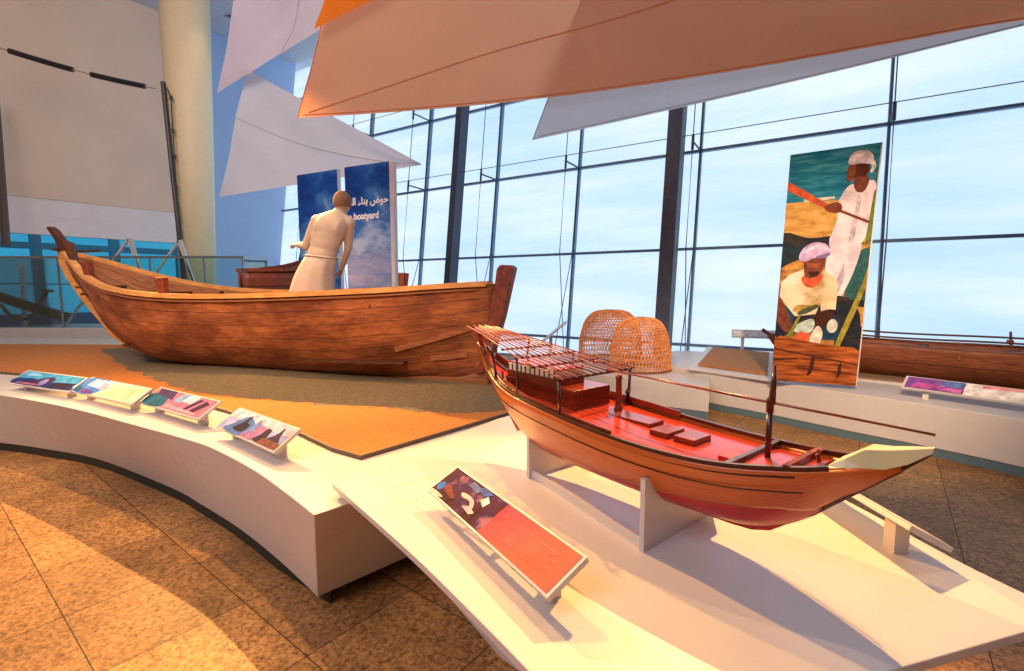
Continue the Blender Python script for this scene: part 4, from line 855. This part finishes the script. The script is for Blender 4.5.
# woven mat on white wedge
wt_ = empty('mat_tray', (3.6, 7.9, .348)); tag(wt_, 'low white sloping tray holding a brown woven mat beside the fishermen banner', 'tray')
q = [at_z(688, 369, .36), at_z(777, 382, .36), at_z(777, 352, .46), at_z(708, 346, .46)]
for v in q: v -= wt_.location
bm = bmesh.new(); lo = [bm.verts.new(Vector((v.x, v.y, 0))) for v in q]; hi = [bm.verts.new(Vector((v.x, v.y, .03 if k < 2 else .10))) for k, v in enumerate(q)]
bm.faces.new(lo[::-1]); bm.faces.new(hi)
for i in range(4): bm.faces.new((lo[i], lo[(i + 1) % 4], hi[(i + 1) % 4], hi[i]))
obj('tray', bm, WHITE, wt_)
cc = sum((v.co for v in []), Vector()); H4 = [Vector((v.x, v.y, .03 if k < 2 else .10)) for k, v in enumerate(q)]; ctr_ = sum(H4, Vector()) / 4
bm = bmesh.new(); Q = [ctr_ + (v - ctr_) * .80 + Vector((0, 0, .006)) for v in H4]; slab4(bm, *Q, Vector((0, 0, 1)), .03)
obj('woven_mat', bm, wood('mat_weave', srgb(190, 128, 66), srgb(140, 88, 40), .8, grain=(14, 14, 40), coord='Object', bump=.6), wt_)

# ------------------------------------------------------------------ dugout canoe and its fittings
cd = unit2(.70, -.71); cn = (.71, .70); CA = (4.226, 7.93)
cz0 = .53
zkC = fz([(0, .836), (.17, .62), (.45, .484), (1.0, .416), (3.6, .416), (4.3, .63), (4.55, .86)]); zsC = fz([(0, .87), (.34, .893), (1.14, .876), (2.27, .859), (3.6, .87), (4.55, .916)])
bC = fz([(0, .02), (.34, .18), (.9, .34), (1.8, .41), (2.95, .40), (4.0, .23), (4.55, .03)]); vC = lambda s: .2
cn_o = empty('dugout_canoe', (5.7, 6.5, .38)); tag(cn_o, 'long brown dugout canoe with lashed side poles on the right plinth by the glass wall', 'canoe')
V, FQ, U = hull((CA, cd, cn), [4.55 * i / 50 for i in range(51)], zkC, zsC, bC, vC, 10)
CAN = wood('canoe_wood', srgb(182, 106, 66), srgb(106, 56, 36), .6, planks=3, grain=(2, 14, 1), stain=(.5, .42, .38), seam=.03)
ch = pydata('hull', rel(V, cn_o), FQ, CAN, cn_o, True, U); mo = ch.modifiers.new('t', 'SOLIDIFY'); mo.thickness = .04; mo.offset = -1
def cp_(s, off, z): return Vector((CA[0] + cd[0] * s + cn[0] * off, CA[1] + cd[1] * s + cn[1] * off, z)) - Vector(cn_o.location)
for sd, zo in ((-1, .06), (1, .10), (1, .03)):
    bm = bmesh.new(); tube(bm, [cp_(s, sd * (bC(s) + .0), zsC(s) + zo + .01 * math.sin(s * 3)) for s in np.linspace(.35, 4.3, 18)], .015, 6); obj('side_pole', bm, DKW, cn_o, True)
for s, sd, hh in ((1.27, -1, .19), (2.3, -1, .05), (2.75, 1, .19), (3.0, -1, .19), (3.75, -1, .17)):
    bm = bmesh.new(); tube(bm, [cp_(s + .03, sd * (bC(s) + .02), zsC(s) - .14), cp_(s, sd * (bC(s)), zsC(s) + hh)], [.018, .014], 6); tube(bm, [cp_(s - .03, sd * bC(s), zsC(s) + .06), cp_(s + .04, sd * bC(s), zsC(s) + .055)], .026, 6); obj('thole_pin', bm, REDPOST, cn_o)
bm = bmesh.new()
for s in (1.0, 1.9, 2.8, 3.6): strip(bm, [cp_(s, -bC(s) + .03, zsC(s) - .06), cp_(s, bC(s) - .03, zsC(s) - .06)], .12, .03)
obj('thwart', bm, DKW, cn_o)
bm = bmesh.new(); strip(bm, [cp_(.02, 0, .84), cp_(-.12, 0, .93)], .05, .05); obj('bow_tip', bm, REDPOST, cn_o)
tr = empty('sand_tray', (5.7, 6.4, .348)); tag(tr, 'low pale tray of sand lying under the dugout canoe', 'tray')
bm = bmesh.new(); q = [Vector((CA[0] + cd[0] * s + cn[0] * o_, CA[1] + cd[1] * s + cn[1] * o_, 0)) - Vector((5.7, 6.4, 0)) for s, o_ in ((.3, -.6), (4.3, -.55), (4.3, .55), (.3, .55))]
prism(bm, [(v.x, v.y) for v in q], 0, .03); obj('tray', bm, WHITE, tr)
bm = bmesh.new(); cq = sum(q, Vector()) / 4; prism(bm, [((cq + (v - cq) * .97).x, (cq + (v - cq) * .95).y) for v in q], .03, .05); obj('sand', bm, plain('grey_sand', srgb(150, 120, 96), .95, var=.3, scale=50), tr)

# ------------------------------------------------------------------ tall fishermen banner
bb = empty('picture_banner', (3.9, 6.1, .348)); tag(bb, 'tall picture board of two fishermen in white shirts at the edge of the right plinth', 'banner')
bY0, bY1 = 6.38, 5.93
bl, br = at_y(771, 380, bY0), at_y(857, 386, bY1); tl = at_y(790.5, 155, bY0 + .10); pn_ = (br - bl).cross(tl - bl).normalized(); r_ = ray(883, 142); tr_ = Vector((0, 0, H)) + r_ * ((bl - Vector((0, 0, H))).dot(pn_) / r_.dot(pn_))
off = bb.location; bl, br, tl, tr_ = bl - off, br - off, tl - off, tr_ - off
nb = (br - bl).cross(tl - bl).normalized(); nb = nb if nb.y < 0 else -nb
bm = bmesh.new(); slab4(bm, bl, br, tr_, tl, -nb, .05); obj('board', bm, WHITE, bb)
def bil(u, v): return bl.lerp(br, u).lerp(tl.lerp(tr_, u), v)
def bposter(shapes):
    vs, fs, mi, mats = [], [], [], []
    for k, (col, pts) in enumerate(shapes):
        m_ = col if isinstance(col, bpy.types.Material) else flat(col)
        if m_ not in mats: mats.append(m_)
        b0 = len(vs)
        for u, v in smooth_poly(pts): vs.append(bil(min(max(u, 0.0), .985), min(max(v, 0.0), 1)) + nb * (.0015 + .00025 * k))
        fs.append(list(range(b0, len(vs)))); mi.append(mats.index(m_))
    return pydata('picture', vs, fs, mats, bb, mi=mi)
SEA = printed('printed_sea', [c(14, 96, 130), c(30, 122, 156), c(80, 156, 176)], 3, 2, (1, 1, 6)); BEACH = printed('printed_beach', [c(150, 110, 50), c(196, 150, 80), c(214, 172, 104)], 5, 3, (1, 1, 3))
PLK = printed('printed_planks', [c(90, 40, 20), c(150, 78, 36), c(196, 108, 54)], 4, 4, (.8, .8, 7)); SHAD = printed('printed_dark', [c(14, 24, 36), c(30, 38, 50), c(60, 50, 40)], 5, 6, (1, 1, 2))
ROCK = printed('printed_rock', [c(60, 44, 26), c(170, 120, 60), c(206, 156, 84)], 5, 7, (1, 1, 2.4)); SHIRT = printed('printed_shirt', [c(190, 180, 200), c(226, 212, 224), c(238, 228, 236)], 4, 8); CREAM = printed('printed_cream_shirt', [c(170, 140, 90), c(222, 204, 170), c(236, 224, 208)], 3.5, 9)
SKIN = c(110, 56, 40); SKIN2 = c(190, 84, 50)
T = lambda pts: [((x) / 1.0, y) for x, y in pts]
def bz(x0, y0):  # coordinates read on a 619x671 close-up of the top half -> board u, v
    return (x0, y0)
sh = [(ROCK, [(0, 0), (1, 0), (1, 1), (0, 1)]), (SEA, [(0, .78), (1, .76), (1, 1), (0, 1)]), (BEACH, [(0, .62), (1, .60), (1, .78), (0, .79)]), (c(200, 196, 180), [(.2, .785), (.55, .79), (.55, .80), (.2, .80)]),
      (SHAD, [(0, .56), (.2, .57), (.5, .56), (.62, .57), (.6, .63), (.3, .63), (0, .66)]), (c(20, 40, 50), [(0, .5), (.6, .54), (.6, .59), (.2, .6), (0, .6)]), (ROCK, [(0, .42), (.58, .44), (.6, .53), (.3, .545), (0, .50)]),
      (c(34, 84, 88), [(.75, .36), (1, .34), (1, .58), (.82, .56)]), (SHAD, [(.7, .14), (1, .1), (1, .36), (.7, .36)]), (BEACH, [(.68, .24), (1, .25), (1, .33), (.68, .34)]),
      # standing fisherman: trousers, shirt, arm, face, headscarf
      (SHIRT, [(.53, .385), (.56, .60), (.86, .60), (.88, .55), (.80, .44), (.68, .355)]), (c(180, 160, 180), [(.66, .36), (.74, .45), (.72, .52), (.62, .40)]),
      (SHIRT, [(.54, .59), (.60, .70), (.58, .76), (.68, .835), (.80, .845), (.95, .85), (.985, .80), (.95, .72), (.88, .59)]), (c(190, 176, 196), [(.74, .60), (.80, .60), (.84, .78), (.80, .80)]),
      (SKIN, [(.74, .845), (.78, .81), (.86, .81), (.9, .85), (.86, .88), (.76, .88)]), (c(80, 34, 28), [(.66, .86), (.70, .855), (.74, .87), (.88, .88), (.86, .93), (.68, .93)]), (c(120, 60, 42), [(.66, .865), (.72, .86), (.75, .9), (.73, .925), (.67, .92)]),
      (c(206, 190, 214), [(.67, .925), (.67, .955), (.72, .975), (.84, .975), (.92, .95), (.9, .92), (.8, .925)]), (c(226, 216, 230), [(.86, .935), (.92, .935), (.955, .91), (.93, .885), (.9, .885), (.91, .91)]), (c(236, 228, 238), [(.70, .955), (.82, .95), (.84, .968), (.74, .968)]),
      (SKIN2, [(0, .86), (.04, .875), (.5, .765), (.58, .755), (.62, .74), (.55, .73), (.46, .75), (.0, .845)]), (SKIN, [(.44, .76), (.58, .775), (.64, .755), (.62, .73), (.5, .735)]), (c(110, 50, 30), [(.58, .75), (.98, .68), (.98, .668), (.58, .738)]),
      (c(90, 110, 60), [(.92, .58), (.985, .6), (.985, .82), (.96, .8)]),
      # foreground: boat planks, seated fisherman
      (SHAD, [(.0, .2), (.25, .22), (.7, .2), (.95, .12), (.95, .3), (.7, .38), (.1, .3), (0, .42)]),
      (c(22, 66, 96), [(.06, .25), (.2, .22), (.2, .32), (.08, .34)]), (c(20, 60, 90), [(.55, .19), (.74, .19), (.74, .28), (.62, .29)]), (c(200, 200, 190), blob(.66, .25, .06, .03)),
      (CREAM, [(.02, .38), (.02, .44), (.12, .475), (.3, .50), (.42, .50), (.64, .46), (.68, .42), (.68, .32), (.52, .31), (.5, .35), (.46, .30), (.22, .29), (.1, .34)]),
      (c(170, 140, 70), [(.2, .31), (.45, .32), (.5, .35), (.4, .34), (.24, .34)]), (c(70, 80, 60), [(.24, .30), (.34, .30), (.48, .33), (.45, .34), (.3, .32)]),
      (SKIN, [(.0, .37), (.05, .36), (.14, .3), (.2, .24), (.12, .22), (0, .28)]), (c(60, 26, 20), [(.5, .31), (.66, .32), (.62, .27), (.45, .23), (.36, .24), (.44, .28)]),
      (c(176, 196, 190), [(.2, .24), (.4, .28), (.46, .26), (.42, .22), (.25, .22)]), (c(226, 210, 200), [(.42, .17), (.52, .16), (.56, .22), (.5, .25), (.44, .22)]), (c(214, 90, 60), [(.24, .19), (.4, .18), (.4, .215), (.3, .225)]),
      (SKIN2, [(.26, .46), (.30, .425), (.40, .415), (.48, .44), (.5, .47), (.4, .49)]), (SKIN, [(.28, .49), (.30, .465), (.36, .455), (.46, .47), (.50, .50), (.5, .55), (.28, .55)]), (c(50, 24, 22), [(.32, .485), (.46, .485), (.44, .465), (.36, .46)]), (c(150, 76, 56), [(.30, .52), (.46, .52), (.44, .50), (.32, .50)]),
      (c(186, 160, 206), [(.22, .535), (.21, .56), (.27, .595), (.38, .61), (.5, .60), (.56, .57), (.52, .55), (.4, .545), (.3, .53)]), (c(210, 196, 226), [(.26, .565), (.34, .595), (.48, .595), (.52, .575), (.38, .58)]), (c(120, 100, 160), [(.4, .55), (.52, .56), (.56, .565), (.55, .55), (.46, .54)]),
      (c(150, 140, 50), [(.70, .16), (.76, .16), (.985, .42), (.985, .50), (.93, .42)]), (c(120, 124, 50), [(.14, .2), (.2, .2), (.3, .3), (.27, .3)]),
      (PLK, [(0, 0), (1, 0), (1, .145), (.7, .165), (.3, .185), (0, .19)]), (c(70, 30, 20), [(0, .09), (.3, .10), (.3, .107), (0, .1)]), (c(60, 26, 18), [(.42, .03), (.48, .05), (.5, .12), (.46, .11), (.44, .06)]), (c(60, 26, 18), [(.76, .02), (.81, .05), (.8, .1), (.77, .08)]), (c(80, 36, 20), [(0, .14), (1, .085), (1, .092), (0, .148)]), (c(70, 30, 20), [(.3, .06), (1, .045), (1, .05), (.3, .066)])]
bposter(sh)

# ------------------------------------------------------------------ two tall blue boatyard boards
bfd = unit2(.842, -.539)
SKYP = printed('printed_blue_sky', [c(14, 52, 122), c(20, 70, 150), c(60, 116, 186), c(170, 190, 220)], .9, 5, (1, 1, 1.6)); SEAP = printed('printed_pale_sea', [c(96, 130, 190), c(150, 160, 200), c(190, 184, 210)], 1.6, 6, (1, 1, 3))
for k, (xa, xb, ya, yb, Ya, Yb, lab) in enumerate(((297, 337, 177, 167.5, 8.6, 8.15, 'tall blue sky picture board, the left one of the pair behind the statue'), (344.5, 389, 169, 159.5, 8.05, 7.65, 'tall blue picture board with white lettering behind the statue'))):
    A_, B_ = at_y(xa, ya, Ya), at_y(xb, yb, Yb); zt = (A_.z + B_.z) / 2; root = empty('picture_board', ((A_.x + B_.x) / 2, (A_.y + B_.y) / 2, .5)); tag(root, lab, 'banner', 'tall blue picture boards'); o0 = root.location
    P0 = Vector((A_.x, A_.y, .5)) - o0; X = Vector((B_.x - A_.x, B_.y - A_.y, 0)); Z = Vector((0, 0, zt - .5)); nn = X.cross(Z).normalized(); nn = nn if nn.y < 0 else -nn
    bm = bmesh.new(); slab4(bm, P0, P0 + X, P0 + X + Z, P0 + Z, -nn, .07); slab4(bm, P0 + X, P0 + X * 1.045 - nn * .03, P0 + X * 1.045 + Z - nn * .05, P0 + X + Z, -nn, .07) if k else None
    obj('board', bm, plain('board_edge_white', (.62, .66, .74), .5), root)
    shp = [(SKYP, [(0, 0), (1, 0), (1, 1), (0, 1)])]
    if k: shp += [(SEAP, [(0, 0), (1, 0), (1, .52), (.7, .56), (.3, .54), (0, .58)])]
    poster('picture', P0, X, Z, nn, shp, root, .003)
    if k:
        rotm = Matrix((X.normalized(), Vector((0, 0, 1)), nn)).transposed().to_4x4()
        for body_, sz, uu, vv, nm in (('\uFEE6\uFED4\uFEB4\uFEDF\uFE8D \uFE80\uFE8E\uFEE8\uFE91 \uFEBD\uFEEE\uFEA3', .155, .97, .80, 'arabic_title'), ('The boatyard', .145, .76, .725, 'english_title')):
            cu = bpy.data.curves.new(nm, 'FONT'); cu.body = body_; cu.size = sz; cu.align_x = 'RIGHT'; cu.extrude = .002; cu.offset = .004
            to = bpy.data.objects.new(nm, cu); COL.objects.link(to); cu.materials.append(plain('white_lettering', (.9, .92, .95), .4)); to.parent = root
            to.parent = None; to.matrix_basis = Matrix.Identity(4); bpy.context.view_layer.update(); me_ = bpy.data.meshes.new_from_object(to.evaluated_get(bpy.context.evaluated_depsgraph_get())); bpy.data.objects.remove(to)
            me_.materials.clear(); me_.materials.append(MATS['white_lettering']); to = bpy.data.objects.new(nm, me_); COL.objects.link(to); to.parent = root
            to.matrix_basis = Matrix.Translation(P0 + X * uu + Z * vv + nn * .008) @ rotm

# ------------------------------------------------------------------ hanging sails
def sail(name, label, corners, mat, sag=.12, N=26, seams=(), bow=0):
    """quad/tri cloth patch from 4 corners (bilinear) with a soft belly and wrinkles"""
    a, b_, c_, d = [Vector(p) for p in corners]; ctr = (a + b_ + c_ + d) / 4; root = empty(name, ctr); tag(root, label, 'sail', 'hanging cloth sails')
    n = (b_ - a).cross(d - a).normalized(); n = n if n.y > 0 else -n
    vs, fs = [], []
    for i in range(N + 1):
        for j in range(N + 1):
            u, v = i / N, j / N; p = a.lerp(b_, u).lerp(d.lerp(c_, u), v)
            p = p + n * (sag * math.sin(math.pi * u) * math.sin(math.pi * v) + .025 * math.sin(9 * u + 7 * v * (1 + u)) * math.sin(math.pi * v)) - ctr - Vector((0, 0, bow * math.sin(math.pi * min(1, u * 1.1)) * (1 - v)))
            vs.append(p)
    for i in range(N):
        for j in range(N): q = i * (N + 1) + j; fs.append((q, q + N + 1, q + N + 2, q + 1))
    o = pydata('cloth', vs, fs, mat, root, True)
    for (u0, v0), (u1, v1), r_ in seams:
        bm = bmesh.new(); pts = []
        for k in range(20):
            u, v = u0 + (u1 - u0) * k / 19, v0 + (v1 - v0) * k / 19; p = a.lerp(b_, u).lerp(d.lerp(c_, u), v)
            pts.append(p + n * (sag * math.sin(math.pi * u) * math.sin(math.pi * v) + .025 * math.sin(9 * u + 7 * v * (1 + u)) * math.sin(math.pi * v) - .006) - ctr - Vector((0, 0, bow * math.sin(math.pi * min(1, u * 1.1)) * (1 - v))))
        tube(bm, pts, r_, 5); obj('seam', bm, SEAMS.get(mat.name, mat), root)
    return root
ORANGE = cloth_mat('orange_sailcloth', c(226, 150, 112), c(255, 176, 132), .75)
ORANGE2 = cloth_mat('deep_orange_sailcloth', c(240, 146, 60), c(255, 160, 60), .7)
GREYC = cloth_mat('grey_sailcloth', c(196, 200, 204), c(216, 220, 226), .7)
PINKG = cloth_mat('pale_pink_sailcloth', c(200, 188, 196), c(206, 190, 200), .45)
WHT = cloth_mat('white_sailcloth', c(204, 202, 208), c(206, 208, 216), .45)
SEAMS = {'deep_orange_sailcloth': plain('orange_seam', srgb(196, 122, 84), .8), 'orange_sailcloth': plain('orange_seam', srgb(196, 122, 84), .8), 'white_sailcloth': plain('grey_seam', (.4, .4, .44), .8)}
oc = [at_y(298, 118, 6.0), at_y(1100, 10, 3.9), at_y(1200, -160, 4.3), at_y(350, -90, 6.9)]
on = (oc[1] - oc[0]).cross(oc[3] - oc[0]).normalized(); on = on if on.y > 0 else -on
def onp(x, y, gap): r_ = ray(x, y); e = Vector((0, 0, H)); t = ((oc[0] + on * gap) - e).dot(on) / r_.dot(on); return e + r_ * t
sail('hanging_sail', 'big translucent orange sail hanging across the top of the hall', oc, ORANGE, .05, 40, seams=[((.02, .02), (1, .75), .008), ((0.01, .01), (.99, .01), .007), ((0.0, 0), (0, 1), .007)], bow=.13)
sail('hanging_sail', 'grey sail with a pointed corner hanging just behind the orange sail', [onp(533, 140, .16), onp(1100, 8, .16), onp(1150, -120, .16), onp(608, -70, .16)], GREYC, .03, 30, seams=[((0, 0), (0, 1), .006), ((.01, .01), (.99, .01), .005)], bow=.02)
sail('hanging_sail', 'deep orange piece of sail at the top edge above the big orange sail', [onp(314, 29, -.12), onp(380, -4, -.12), onp(430, -60, -.12), onp(345, -70, -.12)], ORANGE2, .01, 10)
sail('hanging_sail', 'pale pink grey sail hanging at upper left between column and orange sail', [at_y(217, 93, 9.8), at_y(327, 25, 8.6), at_y(345, -70, 8.8), at_y(246, -60, 10.0)], PINKG, .2, 20, seams=[((.62, .02), (.6, 1), .008)])
sail('hanging_sail', 'white triangular sail with a sharp right tip above the statue', [at_y(219, 197, 9.4), at_y(421, 165, 8.2), at_y(420.5, 163.5, 8.2), at_y(247, 70, 9.8)], WHT, .12, 24, seams=[((.0, .62), (.9, .4), .008)])

# ------------------------------------------------------------------ bits around the glass case
an = empty('timber_frame_relic', (-10.6, 11.75, .68)); tag(an, 'dark old timber beam with a curved arm lying in the glass case at far left', 'relic')
def ap(x, y, Y=11.7): return at_y(x, y, Y) - an.location
bm = bmesh.new(); strip(bm, [ap(-30, 284), ap(0, 297), ap(30, 307), ap(66, 317)], .14, .20); obj('beam', bm, DKW, an)
bm = bmesh.new(); tube(bm, [ap(36, 307), ap(43, 297), ap(47, 291)], .04, 6); tube(bm, [ap(41, 290), ap(53, 291)], .035, 6); obj('upright_hook', bm, DKW, an)
bm = bmesh.new(); tube(bm, catmull([ap(0, 304), ap(8, 314), ap(18, 319), ap(28, 318), ap(36, 311)], 5), .04, 6); obj('curved_arm', bm, DKW, an)
for xx, yy, nm in ((124, 256, 'small white folding trestle in the glass case above the old wooden bow'), (174, 258, 'small white folding trestle beside the black pole')):
    tz = empty('folding_trestle', at_y(xx + 6, 300, 12.2)); tag(tz, nm, 'trestle', 'white folding trestles'); o0 = tz.location
    for a_, b_ in (((xx - 9, yy + 2), (xx + 5, yy - 17)), ((xx + 4, yy - 17), (xx + 12, yy + 3)), ((xx + 7, yy - 18), (xx + 13, yy + 2))):
        bm = bmesh.new(); p1 = at_y(*b_, 12.2); p0 = at_y(*a_, 12.2); dr = (p0 - p1) if p0.z < p1.z else (p1 - p0); topp = p1 if p1.z > p0.z else p0
        full = dr * ((topp.z - .70) / -dr.z) if dr.z < 0 else dr
        strip(bm, [topp - o0, topp + full - o0], .06, .04); obj('leg', bm, WHITE, tz)

rd = empty('measuring_rod', at_y(24, 318, 12.0)); tag(rd, 'pale striped upright rod standing inside the glass case at far left', 'rod'); rd.location.z = .68
p0, p1 = Vector((0, 0, 0)), at_y(21, 262, 12.0) - rd.location
bm = bmesh.new(); tube(bm, [p0, p1], .04, 8); obj('rod', bm, plain('pale_rod', srgb(226, 216, 206), .5), rd)
bm = bmesh.new()
for k in range(9): q = p0.lerp(p1, .1 + .1 * k); tube(bm, [q, q + Vector((0, 0, .03))], .05, 8)
obj('rings', bm, plain('tan_rings', srgb(170, 130, 110), .6), rd)
